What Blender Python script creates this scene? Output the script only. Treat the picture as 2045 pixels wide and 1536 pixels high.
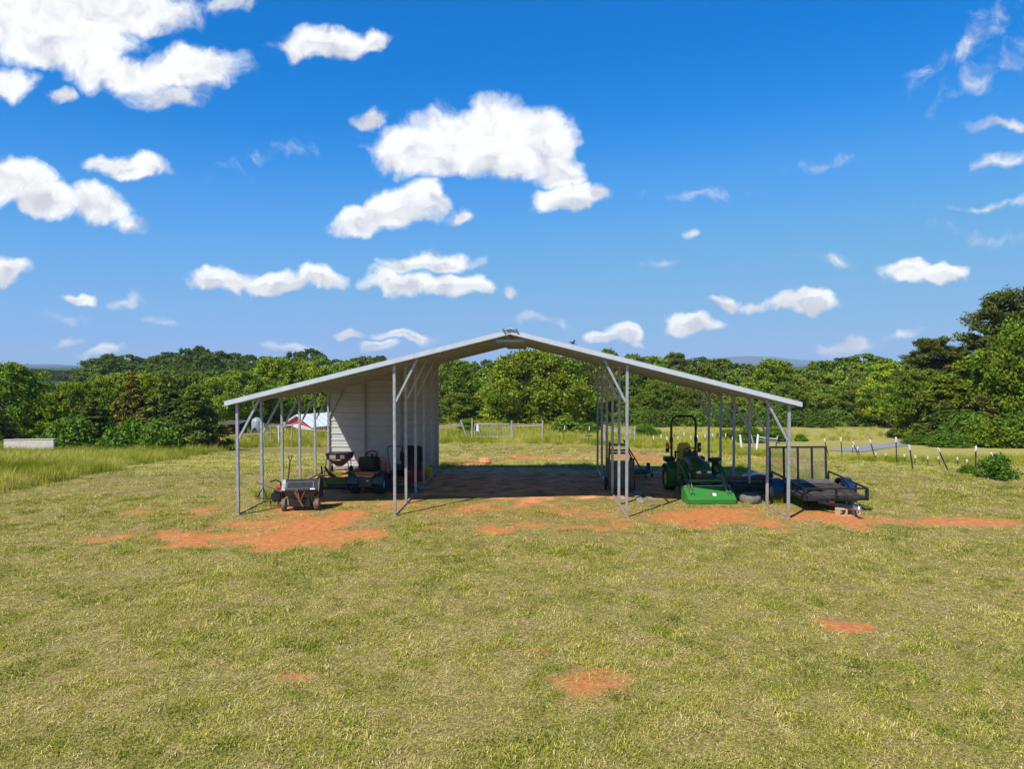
import bpy, bmesh, math, random
import numpy as np
from mathutils import Vector, Matrix, Euler

for o in list(bpy.data.objects):
    bpy.data.objects.remove(o)
scene = bpy.context.scene
COL = scene.collection
R = math.radians
random.seed(11)
rng = np.random.default_rng(11)

# ------------------------------------------------------------------ camera
F = 1444.17                      # focal length in photograph pixels (2045 wide)
CAM = Vector((0.5308, -17.0207, 3.6035))
YAW, PIT = -0.0287, 0.0273
cam_d = bpy.data.cameras.new('camera')
cam_d.sensor_width = 36.0
cam_d.lens = F / 2045 * 36.0
cam_d.clip_start = 0.1
cam_d.clip_end = 60000
cam = bpy.data.objects.new('camera', cam_d)
COL.objects.link(cam)
cam.location = CAM
cam.rotation_euler = (math.pi / 2 - PIT, 0, -YAW)
scene.camera = cam

# ------------------------------------------------------------------ sun and exposure
LIGHT = Vector((0.505, 0.70, -1.0)).normalized()
SUN_EL = math.asin(-LIGHT.z)
SUN_AZ = math.atan2(-LIGHT.x, -LIGHT.y)
sun_d = bpy.data.lights.new('sun', 'SUN')
sun_d.energy = 4.6
sun_d.angle = R(0.53)
sun_d.color = (1.0, 0.945, 0.86)
sun = bpy.data.objects.new('sun', sun_d)
COL.objects.link(sun)
sun.rotation_euler = LIGHT.to_track_quat('-Z', 'Y').to_euler()
scene.view_settings.view_transform = 'Standard'
scene.view_settings.look = 'None'
scene.view_settings.exposure = 0.45
scene.view_settings.gamma = 1.0
scene.view_settings.use_curve_mapping = False

# ------------------------------------------------------------------ pixel helpers (photograph pixels -> rays)
def ray(u, v):
    X = (u - 1022.5) / F
    Z = -(v - 768) / F
    y1 = math.cos(PIT) + Z * math.sin(PIT)
    z1 = -math.sin(PIT) + Z * math.cos(PIT)
    return Vector((X * math.cos(YAW) + y1 * math.sin(YAW), -X * math.sin(YAW) + y1 * math.cos(YAW), z1))

def at_z(u, v, z=0.0):
    d = ray(u, v)
    return CAM + d * ((z - CAM.z) / d.z)

def at_depth(u, v, s):
    return CAM + ray(u, v) * s

# ------------------------------------------------------------------ world: Nishita sky with cumulus
world = bpy.data.worlds.new('World')
scene.world = world
world.use_nodes = True
world.cycles.sampling_method = 'MANUAL'
world.cycles.sample_map_resolution = 256
wt = world.node_tree
for n in list(wt.nodes):
    wt.nodes.remove(n)

def wn(t, **k):
    n = wt.nodes.new(t)
    for a, b in k.items():
        setattr(n, a, b)
    return n

def wmath(op, a, b=None, c=None, clamp=False):
    n = wn('ShaderNodeMath', operation=op, use_clamp=clamp)
    for i, x in enumerate((a, b, c)):
        if x is None:
            continue
        if isinstance(x, (int, float)):
            n.inputs[i].default_value = x
        else:
            wt.links.new(x, n.inputs[i])
    return n.outputs[0]

def wvec(op, a, b=None, c=None, out=0):
    n = wn('ShaderNodeVectorMath', operation=op)
    for i, x in enumerate((a, b, c)):
        if x is None:
            continue
        if isinstance(x, (tuple, list)):
            n.inputs[i].default_value = x
        else:
            wt.links.new(x, n.inputs[i])
    return n.outputs['Value'] if out == 'v' else n.outputs[0]

sky = wn('ShaderNodeTexSky', sky_type='NISHITA', sun_disc=False)
sky.sun_elevation = SUN_EL
sky.sun_rotation = SUN_AZ
sky.altitude = 250
sky.air_density = 1.0
sky.dust_density = 0.35
sky.ozone_density = 2.5
SKY_STRENGTH = 0.12
hsv = wn('ShaderNodeHueSaturation')
hsv.inputs['Saturation'].default_value = 1.06
hsv.inputs['Value'].default_value = 1.0
wt.links.new(sky.outputs[0], hsv.inputs['Color'])
EXPO = 2 ** 0.45
pre = wvec('MULTIPLY', hsv.outputs[0], tuple(k * SKY_STRENGTH * EXPO * 0.5 for k in (0.54, 0.86, 1.24)))
crv = wn('ShaderNodeRGBCurve')
for ci_, pts_ in enumerate((((0, 0), (.042, .001), (.0545, .004), (.0875, .042), (.15, .090), (.31, .135), (1, .26)),
                            ((0, 0), (.123, .090), (.16, .115), (.24, .180), (.365, .226), (.51, .243), (1, .33)),
                            ((0, 0), (.336, .312), (.41, .360), (.52, .420), (.62, .425), (.70, .405), (1, .42)))):
    cv_ = crv.mapping.curves[ci_]
    for k_, p_ in enumerate(pts_):
        if k_ == 0: cv_.points[0].location = p_
        elif k_ == len(pts_) - 1: cv_.points[-1].location = p_
        else: cv_.points.new(*p_)
crv.mapping.update()
wt.links.new(pre, crv.inputs['Color'])
tint = wvec('SCALE', crv.outputs[0])
tint.node.inputs['Scale'].default_value = 2.0 / (SKY_STRENGTH * EXPO)

tc = wn('ShaderNodeTexCoord')
sep = wn('ShaderNodeSeparateXYZ')
wt.links.new(tc.outputs['Generated'], sep.inputs[0])
ay = wmath('MAXIMUM', wmath('ABSOLUTE', sep.outputs[1]), 0.02)
cu = wmath('DIVIDE', sep.outputs[0], ay)
cv = wmath('DIVIDE', sep.outputs[2], ay)
comb = wn('ShaderNodeCombineXYZ')
wt.links.new(cu, comb.inputs[0]); wt.links.new(cv, comb.inputs[1])
uv = comb.outputs[0]
nz1 = wn('ShaderNodeTexNoise', noise_dimensions='2D')
nz1.inputs['Scale'].default_value = 13.0; nz1.inputs['Detail'].default_value = 5.0; nz1.inputs['Roughness'].default_value = 0.5
wt.links.new(uv, nz1.inputs['Vector'])
warp = wvec('MULTIPLY_ADD', wvec('SUBTRACT', nz1.outputs['Color'], (0.5, 0.5, 0.5)), (0.070, 0.050, 0.0), uv)
CLOUDS = [  # centre x, y, radius x, y, weight, tilt in degrees (photograph pixels)
 (865,315,125,48,1,0),(1000,310,130,56,1,0),(120,75,190,70,.95,0),
 (820,300,95,60,1,0),(905,275,110,72,1,0),(985,265,105,82,1,0),(1080,285,88,78,1,0),(1110,335,62,38,.75,15),(745,232,42,20,.55,0),
 (800,415,92,46,1,-8),(730,440,75,36,.95,-10),(855,400,42,42,.7,0),(905,432,40,16,.5,-8),(1130,388,72,34,1,0),(1190,385,30,20,.5,0),
 (800,568,95,30,1,0),(905,573,78,28,1,0),(760,560,45,34,.9,0),(880,522,92,28,.72,0),(800,525,60,22,.55,0),
 (440,558,78,32,.9,0),(530,565,90,26,.9,0),(630,556,70,24,.8,-4),(265,333,90,32,.95,0),(205,335,40,22,.5,0),
 (30,365,95,62,1,0),(90,402,90,40,1,10),(195,412,75,42,.9,0),(250,440,36,22,.35,20),
 (60,40,190,85,1,0),(210,20,230,60,.85,0),(170,110,120,70,.8,20),(270,155,120,52,.62,10),(390,138,120,52,.92,0),(340,190,95,26,.5,-8),
 (15,165,60,45,.85,0),(125,190,32,20,.5,0),(310,52,40,22,.45,0),(455,10,80,28,.3,0),(650,80,95,40,.85,0),(735,78,52,24,.6,0),(590,90,60,16,.4,0),
 (25,540,55,30,.75,0),(160,592,48,17,.65,0),(250,600,44,12,.3,0),
 (1812,540,52,32,1,0),(1885,543,66,28,1,0),(1612,605,66,25,1,0),(1445,605,34,20,.6,0),(1510,605,58,16,.36,-8),(1376,652,58,20,.95,-5),
 (1205,672,50,15,.8,0),(1248,668,40,19,1,0),(1268,686,22,9,.6,0),
 (695,673,38,13,.75,0),(805,674,75,15,.7,0),(750,699,44,15,.75,0),(585,690,64,14,.45,0),(195,697,48,15,.6,-5),(122,680,34,10,.45,-10),
 (1690,690,62,18,.40,0),(1800,673,55,12,.33,0),(1615,330,52,14,.13,-6),(1368,460,18,14,.38,0),(1320,525,30,12,.2,0),(1660,520,56,12,.2,0),
 (1015,583,22,15,.42,0),(2010,252,78,12,.34,3),(2000,322,52,20,.26,-10),(1975,410,120,7,.15,-1),(1970,466,120,16,.12,2),
 (1945,75,140,34,.15,-40),(1990,130,130,28,.13,-38),(1400,392,95,8,.08,1),(560,305,90,14,.06,-15),(120,640,60,12,.14,0),(320,640,60,10,.2,0),(1080,636,60,14,.2,0)]
field = None
field_low = None
for (px, py, rx, ry, w, tilt) in CLOUDS:
    d = ray(px, py)
    c = (d.x / d.y, d.z / d.y)
    a, b = rx / F, ry / F
    if tilt:
        mp = wn('ShaderNodeMapping', vector_type='TEXTURE')
        mp.inputs['Location'].default_value = (c[0], c[1], 0)
        mp.inputs['Rotation'].default_value = (0, 0, -R(tilt))
        mp.inputs['Scale'].default_value = (a, b, 1)
        wt.links.new(warp, mp.inputs['Vector'])
        q = mp.outputs[0]
    else:
        q = wvec('MULTIPLY_ADD', warp, (1 / a, 1 / b, 0), (-c[0] / a, -c[1] / b, 0))
    ln = wvec('LENGTH', q, out='v')
    f = wmath('MULTIPLY_ADD', ln, -w, w)
    field = f if field is None else wmath('MAXIMUM', field, f)
    if ry >= 15 and w > .55:      # the same puff sampled a little lower: tells undersides from tops
        q2 = wvec('ADD', q, (0, -11.0 / ry, 0))
        f2 = wmath('MULTIPLY_ADD', wvec('LENGTH', q2, out='v'), -w, w)
        field_low = f2 if field_low is None else wmath('MAXIMUM', field_low, f2)
nz2 = wn('ShaderNodeTexNoise', noise_dimensions='2D')
nz2.inputs['Scale'].default_value = 30.0; nz2.inputs['Detail'].default_value = 7.0; nz2.inputs['Roughness'].default_value = 0.58
wt.links.new(warp, nz2.inputs['Vector'])
dens = wmath('MULTIPLY_ADD', wmath('SUBTRACT', nz2.outputs[0], 0.5), 0.46, wmath('ADD', field, 0.03))
mr = wn('ShaderNodeMapRange', interpolation_type='SMOOTHSTEP')
mr.inputs['From Min'].default_value = 0.0; mr.inputs['From Max'].default_value = 0.40
wt.links.new(dens, mr.inputs['Value'])
alpha = wmath('MULTIPLY', mr.outputs[0], 0.97)
# sunlit tops, greyer where the cloud is thick and low
nz3 = wn('ShaderNodeTexNoise', noise_dimensions='2D')
nz3.inputs['Scale'].default_value = 22.0; nz3.inputs['Detail'].default_value = 5.0
off = wvec('ADD', warp, (0.012, -0.016, 0))
wt.links.new(off, nz3.inputs['Vector'])
sh = wmath('SUBTRACT', nz2.outputs[0], nz3.outputs[0])
under = wn('ShaderNodeMapRange', interpolation_type='SMOOTHSTEP')
under.inputs['From Min'].default_value = -0.02; under.inputs['From Max'].default_value = 0.34
wt.links.new(wmath('SUBTRACT', field, field_low), under.inputs['Value'])
lum = wmath('SUBTRACT', wmath('MULTIPLY_ADD', sh, 0.55, 0.80), wmath('MULTIPLY', under.outputs[0], 0.20))
lum = wmath('MINIMUM', wmath('MAXIMUM', lum, 0.52), 0.80)
cc = wn('ShaderNodeCombineXYZ')
wt.links.new(wmath('MULTIPLY', lum, 0.97 / SKY_STRENGTH), cc.inputs[0])
wt.links.new(wmath('MULTIPLY', lum, 0.985 / SKY_STRENGTH), cc.inputs[1])
wt.links.new(wmath('MULTIPLY_ADD', lum, 0.82 / SKY_STRENGTH, 0.13 / SKY_STRENGTH), cc.inputs[2])
mix = wn('ShaderNodeMix', data_type='RGBA')
wt.links.new(alpha, mix.inputs['Factor'])
wt.links.new(tint, mix.inputs[6]); wt.links.new(cc.outputs[0], mix.inputs[7])
bg = wn('ShaderNodeBackground')
bg.inputs['Strength'].default_value = SKY_STRENGTH
wt.links.new(mix.outputs[2], bg.inputs['Color'])
wo = wn('ShaderNodeOutputWorld')
wt.links.new(bg.outputs[0], wo.inputs['Surface'])

# ------------------------------------------------------------------ materials
MATS = {}
def mat(name, col, rough=0.6, metal=0.0, var=0.12, scale=6.0, col2=None, bump=0.0, bscale=40.0, spec=0.5, stretch=(1, 1, 1), coat=0.0):
    """Principled paint / metal / wood with a noise-driven colour drift and fine relief."""
    if name in MATS:
        return MATS[name]
    m = bpy.data.materials.new(name)
    m.use_nodes = True
    nt = m.node_tree
    b = nt.nodes['Principled BSDF']
    tcn = nt.nodes.new('ShaderNodeTexCoord')
    mp = nt.nodes.new('ShaderNodeMapping'); mp.inputs['Scale'].default_value = stretch
    nt.links.new(tcn.outputs['Object'], mp.inputs[0])
    nz = nt.nodes.new('ShaderNodeTexNoise')
    nz.inputs['Scale'].default_value = scale; nz.inputs['Detail'].default_value = 6; nz.inputs['Roughness'].default_value = 0.6
    nt.links.new(mp.outputs[0], nz.inputs['Vector'])
    rp = nt.nodes.new('ShaderNodeValToRGB')
    c2 = col2 if col2 else tuple(c * (1 - 2.2 * var) for c in col)
    rp.color_ramp.elements[0].position = 0.33; rp.color_ramp.elements[0].color = (*c2, 1)
    rp.color_ramp.elements[1].position = 0.62; rp.color_ramp.elements[1].color = (*col, 1)
    nt.links.new(nz.outputs[0], rp.inputs[0]); nt.links.new(rp.outputs[0], b.inputs['Base Color'])
    b.inputs['Roughness'].default_value = rough
    b.inputs['Metallic'].default_value = metal
    b.inputs['Specular IOR Level'].default_value = spec
    if coat:
        b.inputs['Coat Weight'].default_value = coat
        b.inputs['Coat Roughness'].default_value = 0.15
    if bump:
        n2 = nt.nodes.new('ShaderNodeTexNoise'); n2.inputs['Scale'].default_value = bscale; n2.inputs['Detail'].default_value = 5
        nt.links.new(mp.outputs[0], n2.inputs['Vector'])
        bp = nt.nodes.new('ShaderNodeBump'); bp.inputs['Strength'].default_value = bump; bp.inputs['Distance'].default_value = 0.01
        nt.links.new(n2.outputs[0], bp.inputs['Height']); nt.links.new(bp.outputs[0], b.inputs['Normal'])
    MATS[name] = m
    return m

GALV = mat('galvanised_steel', (0.40, 0.42, 0.44), 0.45, 0.35, 0.10, 9.0, bump=0.05)
TRIM = mat('white_trim', (0.52, 0.56, 0.61), 0.36, 0.1, 0.06, 5.0)
ROOFM = mat('roof_sheet', (0.175, 0.135, 0.085), 0.65, 0.0, 0.08, 4.0, stretch=(1, .3, 1))
SIDING = mat('siding_sheet', (0.50, 0.51, 0.50), 0.45, 0.1, 0.05, 2.0)
GREEN = mat('green_paint', (0.014, 0.115, 0.018), 0.48, 0, 0.2, 7.0, col2=(0.040, 0.085, 0.028), coat=0.12)
GREEN2 = mat('bright_green_paint', (0.020, 0.205, 0.024), 0.48, 0, 0.2, 5.0, col2=(0.055, 0.165, 0.040), coat=0.10)
YELLOW = mat('yellow_vinyl', (0.55, 0.36, 0.02), 0.5, 0, 0.1)
BLACK = mat('black_paint', (0.018, 0.018, 0.020), 0.45, 0, 0.25, 8)
RUBBER = mat('tyre_rubber', (0.030, 0.029, 0.028), 0.85, 0, 0.3, 10, bump=.2)
RUBBERD = mat('dusty_rubber', (0.16, 0.145, 0.125), 0.9, 0, 0.15, 10, bump=.2)
PLAST = mat('grey_plastic', (0.055, 0.060, 0.068), 0.5, 0, 0.12, 7)
CHROME = mat('bright_steel', (0.62, 0.63, 0.64), 0.25, 0.9, 0.08)
RUST = mat('rusty_steel', (0.20, 0.085, 0.04), 0.85, 0.1, 0.2, 12, bump=.3)
ORANGE = mat('orange_paint', (0.52, 0.085, 0.03), 0.4, 0, 0.1, coat=.2)
REDP = mat('red_plastic', (0.33, 0.015, 0.02), 0.5, 0, 0.1)
REDB = mat('red_barn_sheet', (0.38, 0.035, 0.03), 0.6, 0, 0.15, 2.0)
YELP = mat('yellow_plastic', (0.62, 0.40, 0.03), 0.5, 0, 0.1)
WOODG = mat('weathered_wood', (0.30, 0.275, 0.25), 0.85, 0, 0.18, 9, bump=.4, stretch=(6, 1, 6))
WOODT = mat('tan_wood', (0.46, 0.35, 0.22), 0.8, 0, 0.16, 9, bump=.4, stretch=(6, 6, 1))
WOODP = mat('grey_fence_post', (0.40, 0.37, 0.33), 0.9, 0, 0.2, 9, bump=.4, stretch=(6, 6, 1))
WHITEP = mat('white_paint', (0.80, 0.80, 0.78), 0.5, 0, 0.04)
BLUE = mat('dark_blue_paint', (0.012, 0.030, 0.085), 0.35, 0, 0.15, coat=.3)
AMBER = mat('amber_lens', (0.75, 0.16, 0.01), 0.25, 0, 0.05)
LENS = mat('headlamp_lens', (0.70, 0.74, 0.78), 0.12, 0.3, 0.05)
BLOCK = mat('concrete_block_stained', (0.55, 0.40, 0.26), 0.9, 0, 0.12, 14, bump=.4)
CONC = mat('pale_concrete', (0.66, 0.58, 0.50), 0.9, 0, 0.10, 5, bump=.3)
BARK = mat('bark', (0.13, 0.105, 0.085), 0.95, 0, 0.2, 5, bump=.6, stretch=(3, 3, .6))
ROCKM = mat('clay_rock', (0.58, 0.30, 0.13), 0.95, 0, 0.15, 5, bump=.5)
BIRDM = mat('black_feathers', (0.012, 0.012, 0.016), 0.6, 0, 0.2)
TPOST = mat('tpost_paint', (0.045, 0.050, 0.045), 0.7, 0, 0.3, 12)
BARNROOF = mat('barn_roof_sheet', (0.70, 0.73, 0.77), 0.4, 0.15, 0.05, 1.0)
GREYT = mat('grey_tank', (0.28, 0.33, 0.34), 0.5, 0, 0.08)
CANVAS = mat('black_fabric', (0.028, 0.030, 0.034), 0.9, 0, 0.2)
ROADM = mat('asphalt_drive', (0.26, 0.25, 0.235), 0.9, 0, 0.10, 1.5, bump=.2)
def add_clay_splash(m, height=.32):
    nt = m.node_tree; b = nt.nodes['Principled BSDF']; L = nt.links.new
    src = b.inputs['Base Color'].links[0].from_socket
    g = nt.nodes.new('ShaderNodeNewGeometry'); s = nt.nodes.new('ShaderNodeSeparateXYZ'); L(g.outputs['Position'], s.inputs[0])
    nz = nt.nodes.new('ShaderNodeTexNoise'); nz.inputs['Scale'].default_value = 14; nz.inputs['Detail'].default_value = 5; L(g.outputs['Position'], nz.inputs['Vector'])
    a = nt.nodes.new('ShaderNodeMath'); a.operation = 'MULTIPLY_ADD'; a.inputs[1].default_value = .7; a.inputs[2].default_value = -.35; L(nz.outputs[0], a.inputs[0])
    c = nt.nodes.new('ShaderNodeMath'); c.operation = 'ADD'; L(a.outputs[0], c.inputs[0]); L(s.outputs[2], c.inputs[1])
    r = nt.nodes.new('ShaderNodeMapRange'); r.inputs['From Min'].default_value = height * 1.5; r.inputs['From Max'].default_value = 0; r.inputs['To Max'].default_value = .85; L(c.outputs[0], r.inputs['Value'])
    x = nt.nodes.new('ShaderNodeMix'); x.data_type = 'RGBA'; L(r.outputs[0], x.inputs['Factor']); L(src, x.inputs[6]); x.inputs[7].default_value = (.42, .25, .14, 1)
    L(x.outputs[2], b.inputs['Base Color'])
POSTM = mat('galvanised_post', (0.40, 0.42, 0.44), 0.45, 0.35, 0.14, 9.0, bump=0.05)
add_clay_splash(POSTM)
RIMW = mat('pale_rim', (0.55, 0.54, 0.52), 0.4, 0.3, 0.12)

# ------------------------------------------------------------------ mesh helpers
class MB:
    def __init__(s):
        s.v, s.f = [], []
    def add(s, vs, fs):
        k = len(s.v)
        s.v += [tuple(x) for x in vs]
        s.f += [tuple(i + k for i in q) for q in fs]
        return s
    def box(s, c, d, rot=None):
        hx, hy, hz = d[0] / 2, d[1] / 2, d[2] / 2
        vs = [Vector((x, y, z)) for z in (-hz, hz) for y in (-hy, hy) for x in (-hx, hx)]
        if rot is not None:
            M = Euler(rot).to_matrix()
            vs = [M @ q for q in vs]
        c = Vector(c)
        return s.add([q + c for q in vs], [(0, 2, 3, 1), (4, 5, 7, 6), (0, 1, 5, 4), (2, 6, 7, 3), (0, 4, 6, 2), (1, 3, 7, 5)])
    def bar(s, p, q, w, h=None, up=(0, 0, 1)):
        h = h or w
        p, q = Vector(p), Vector(q)
        d = (q - p).normalized()
        up = Vector(up)
        if abs(d.dot(up)) > 0.98:
            up = Vector((0, 1, 0))
        sx = d.cross(up).normalized(); uz = sx.cross(d).normalized()
        vs = []
        for e in (p, q):
            for a, b in ((-1, -1), (1, -1), (1, 1), (-1, 1)):
                vs.append(e + sx * (a * w / 2) + uz * (b * h / 2))
        return s.add(vs, [(3, 2, 1, 0), (4, 5, 6, 7), (0, 1, 5, 4), (1, 2, 6, 5), (2, 3, 7, 6), (3, 0, 4, 7)])
    def tube(s, pts, r, n=8):
        pts = [Vector(p) for p in pts]
        rs = r if isinstance(r, (list, tuple)) else [r] * len(pts)
        k0 = len(s.v)
        prev = None
        for i, p in enumerate(pts):
            d = (pts[min(i + 1, len(pts) - 1)] - pts[max(i - 1, 0)]).normalized()
            if prev is None:
                a = Vector((0, 0, 1)) if abs(d.z) < 0.9 else Vector((1, 0, 0))
                prev = d.cross(a).normalized()
            prev = (prev - d * prev.dot(d)).normalized()
            b = d.cross(prev)
            for j in range(n):
                t = 2 * math.pi * j / n
                s.v.append(tuple(p + (prev * math.cos(t) + b * math.sin(t)) * rs[i]))
        for i in range(len(pts) - 1):
            for j in range(n):
                a = k0 + i * n + j; b = k0 + i * n + (j + 1) % n
                s.f.append((a, b, b + n, a + n))
        s.f.append(tuple(k0 + j for j in range(n))[::-1])
        s.f.append(tuple(k0 + (len(pts) - 1) * n + j for j in range(n)))
        return s
    def lathe(s, prof, c=(0, 0, 0), axis='x', n=24, closed=False):
        """prof: list of (radius, position along the axis)."""
        k0 = len(s.v)
        c = Vector(c)
        for (r, a) in prof:
            for j in range(n):
                t = 2 * math.pi * j / n
                x, y = r * math.cos(t), r * math.sin(t)
                q = {'x': (a, x, y), 'y': (y, a, x), 'z': (x, y, a)}[axis]
                s.v.append(tuple(Vector(q) + c))
        m = len(prof)
        rngk = range(m if closed else m - 1)
        for i in rngk:
            for j in range(n):
                a = k0 + i * n + j; b = k0 + i * n + (j + 1) % n
                i2 = (i + 1) % m
                s.f.append((a, b, k0 + i2 * n + (j + 1) % n, k0 + i2 * n + j))
        if not closed:
            if prof[0][0] > 1e-4:
                s.f.append(tuple(k0 + j for j in range(n))[::-1])
            if prof[-1][0] > 1e-4:
                s.f.append(tuple(k0 + (m - 1) * n + j for j in range(n)))
        return s
    def prism(s, poly, a0, a1, axis='x'):
        """polygon in the plane across the axis, extruded from a0 to a1; poly coordinates are the other two axes in order."""
        n = len(poly)
        def P(p, a):
            return {'x': (a, p[0], p[1]), 'y': (p[0], a, p[1]), 'z': (p[0], p[1], a)}[axis]
        vs = [P(p, a0) for p in poly] + [P(p, a1) for p in poly]
        fs = [tuple(range(n))[::-1], tuple(range(n, 2 * n))] + [(i, (i + 1) % n, n + (i + 1) % n, n + i) for i in range(n)]
        return s.add(vs, fs)
    def loft(s, secs):
        n = len(secs[0]); k0 = len(s.v)
        for q in secs:
            s.v += [tuple(x) for x in q]
        for i in range(len(secs) - 1):
            for j in range(n):
                a = k0 + i * n + j; b = k0 + i * n + (j + 1) % n
                s.f.append((a, b, b + n, a + n))
        s.f.append(tuple(k0 + j for j in range(n))[::-1])
        s.f.append(tuple(k0 + (len(secs) - 1) * n + j for j in range(n)))
        return s
    def mesh(s, name, m=None, sharp=35, bevel=0):
        me = bpy.data.meshes.new(name)
        me.from_pydata(s.v, [], s.f)
        bm = bmesh.new(); bm.from_mesh(me)
        bmesh.ops.recalc_face_normals(bm, faces=bm.faces)
        if bevel:
            es = [e for e in bm.edges if len(e.link_faces) == 2 and e.calc_face_angle(0) > R(40)]
            bmesh.ops.bevel(bm, geom=es, offset=bevel, segments=2, affect='EDGES', clamp_overlap=True)
        bm.to_mesh(me); bm.free()
        me.polygons.foreach_set('use_smooth', [True] * len(me.polygons))
        me.set_sharp_from_angle(angle=R(sharp))
        if m:
            me.materials.append(m)
        return me
    def build(s, name, m, parent=None, sharp=35, bevel=0):
        o = bpy.data.objects.new(name, s.mesh(name, m, sharp, bevel))
        COL.objects.link(o)
        if parent:
            o.parent = parent
        return o

def inst(me, name, parent=None, loc=(0, 0, 0), rot=(0, 0, 0), scl=(1, 1, 1)):
    o = bpy.data.objects.new(name, me)
    COL.objects.link(o)
    o.location, o.rotation_euler, o.scale = loc, rot, scl
    if parent:
        o.parent = parent
    return o

def tag(o, label=None, cat=None, group=None, kind=None):
    if label: o['label'] = label
    if cat: o['category'] = cat
    if group: o['group'] = group
    if kind: o['kind'] = kind
    return o

def thing(name, label, cat, loc=(0, 0, 0), rz=0, group=None):
    o = bpy.data.objects.new(name, None)
    COL.objects.link(o)
    o.empty_display_size = 0.2
    o.location = loc; o.rotation_euler = (0, 0, rz)
    return tag(o, label, cat, group)

# ------------------------------------------------------------------ terrain
_S = np.array([-100, 23, 25, 28, 40, 60, 100, 130, 400, 6000.])
_Z = np.array([0, 0, -.03, -.28, -1.33, -2.45, -4.55, -5.2, -5.2, -5.2])
_sf = np.arange(-100, 420, 0.5)
_zf = np.interp(_sf, _S, _Z)
_k = np.ones(7) / 7
_zs = np.convolve(np.pad(_zf, 3, mode='edge'), _k, mode='valid')
def sstep(a, b, x):
    t = np.clip((x - a) / (b - a), 0, 1)
    return t * t * (3 - 2 * t)
def T(x, y):
    x = np.asarray(x, float); y = np.asarray(y, float)
    s = y + 17.0
    z = np.interp(s, _sf, _zs)
    z = z + sstep(-5, -15, x) * np.interp(s, [24, 28, 62, 90], [0, -.12, -1.15, -0.5])
    return z
def onT(u, v):
    """ground point seen at a photograph pixel"""
    d = ray(u, v)
    lo = 4.0; t = lo
    while t < 400:
        p = CAM + d * t
        if p.z < float(T(p.x, p.y)):
            break
        t += 0.25
    a, b = t - 0.25, t
    for _ in range(20):
        m_ = (a + b) / 2; p = CAM + d * m_
        if p.z < float(T(p.x, p.y)): b = m_
        else: a = m_
    p = CAM + d * b
    return Vector((p.x, p.y, float(T(p.x, p.y))))
def depth_pt(u, s):
    """ground point in image column u at depth s"""
    d = ray(u, 728.6)
    p = CAM + d * s
    return Vector((p.x, p.y, float(T(p.x, p.y))))
def top_z(v, s):
    return CAM.z + (728.6 - v) / F * s

# smooth value noise for placement masks
def vnoise(x, y, sc, seed=0):
    g = np.random.default_rng(1000 + seed).random((128, 128))
    x = np.asarray(x) / sc + 500.3; y = np.asarray(y) / sc + 500.7
    xi = np.floor(x).astype(int); yi = np.floor(y).astype(int)
    fx = x - xi; fy = y - yi
    fx = fx * fx * (3 - 2 * fx); fy = fy * fy * (3 - 2 * fy)
    a = g[xi % 128, yi % 128]; b = g[(xi + 1) % 128, yi % 128]; c = g[xi % 128, (yi + 1) % 128]; d = g[(xi + 1) % 128, (yi + 1) % 128]
    return (a * (1 - fx) + b * fx) * (1 - fy) + (c * (1 - fx) + d * fx) * fy

DIRT = [  # red clay, boxes in photograph pixels: left, top, right, bottom, strength
 (265,1052,790,1094,.98),(400,1034,620,1075,.75),(160,1018,420,1045,.36),(650,1012,740,1048,.85),(560,1030,700,1075,.9),(760,1042,1310,1064,.55),
 (800,1000,1240,1036,.46),(470,995,800,1030,.5),(1270,1014,1570,1058,.84),(1380,1010,1500,1050,.9),(1560,1014,1740,1052,.75),(1720,1030,2030,1050,1.0),
 (1100,1325,1290,1400,.85),(1640,1232,1760,1262,.8),(555,1340,655,1360,.5),(930,905,1240,922,.62),(1200,900,1350,925,.7),(860,915,1010,935,.6),
 (1460,905,1560,930,.5),(340,1005,560,1035,.45),(1880,1048,2045,1062,.5),(1900,915,2045,945,.5),(1040,1290,1110,1310,.3),(960,1090,1060,1105,.3)]
_dl = []
for (u0, v0, u1, v1, w) in DIRT:
    c = onT((u0 + u1) / 2, (v0 + v1) / 2); l = onT(u0, (v0 + v1) / 2); t_ = onT((u0 + u1) / 2, v0); b_ = onT((u0 + u1) / 2, v1)
    _dl.append((c.x, (t_.y + b_.y) / 2, abs(c.x - l.x), abs(t_.y - b_.y) / 2, w))
def dirt_mask(x, y):
    d = np.zeros_like(x)
    for (cx, cy, a, b, w) in _dl:
        r = np.sqrt(((x - cx) / a) ** 2 + ((y - cy) / b) ** 2)
        d = np.maximum(d, w * np.clip(1.45 - r, 0, 1))
    fl = sstep(-6.9, -6.2, x) * sstep(6.9, 6.2, x) * sstep(1.8, 3.0, y) * sstep(9.6, 8.0, y)
    d = np.maximum(d, fl * 0.80)
    n = vnoise(x, y, .9, 1) * .42 + vnoise(x, y, .36, 2) * .33 + vnoise(x, y, .17, 3) * .25
    return np.clip((d + (n - 0.52) * 1.7 - 0.24) * 2.2, 0, 1) * (d > 0.02)
def shade_lift_mask(x, y):
    return sstep(-7.4, -6.3, x) * sstep(7.4, 6.3, x) * sstep(1.0, 2.6, y) * sstep(10.5, 8.0, y)  # roofed floor area where the clay colour is lifted against the shade
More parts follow.
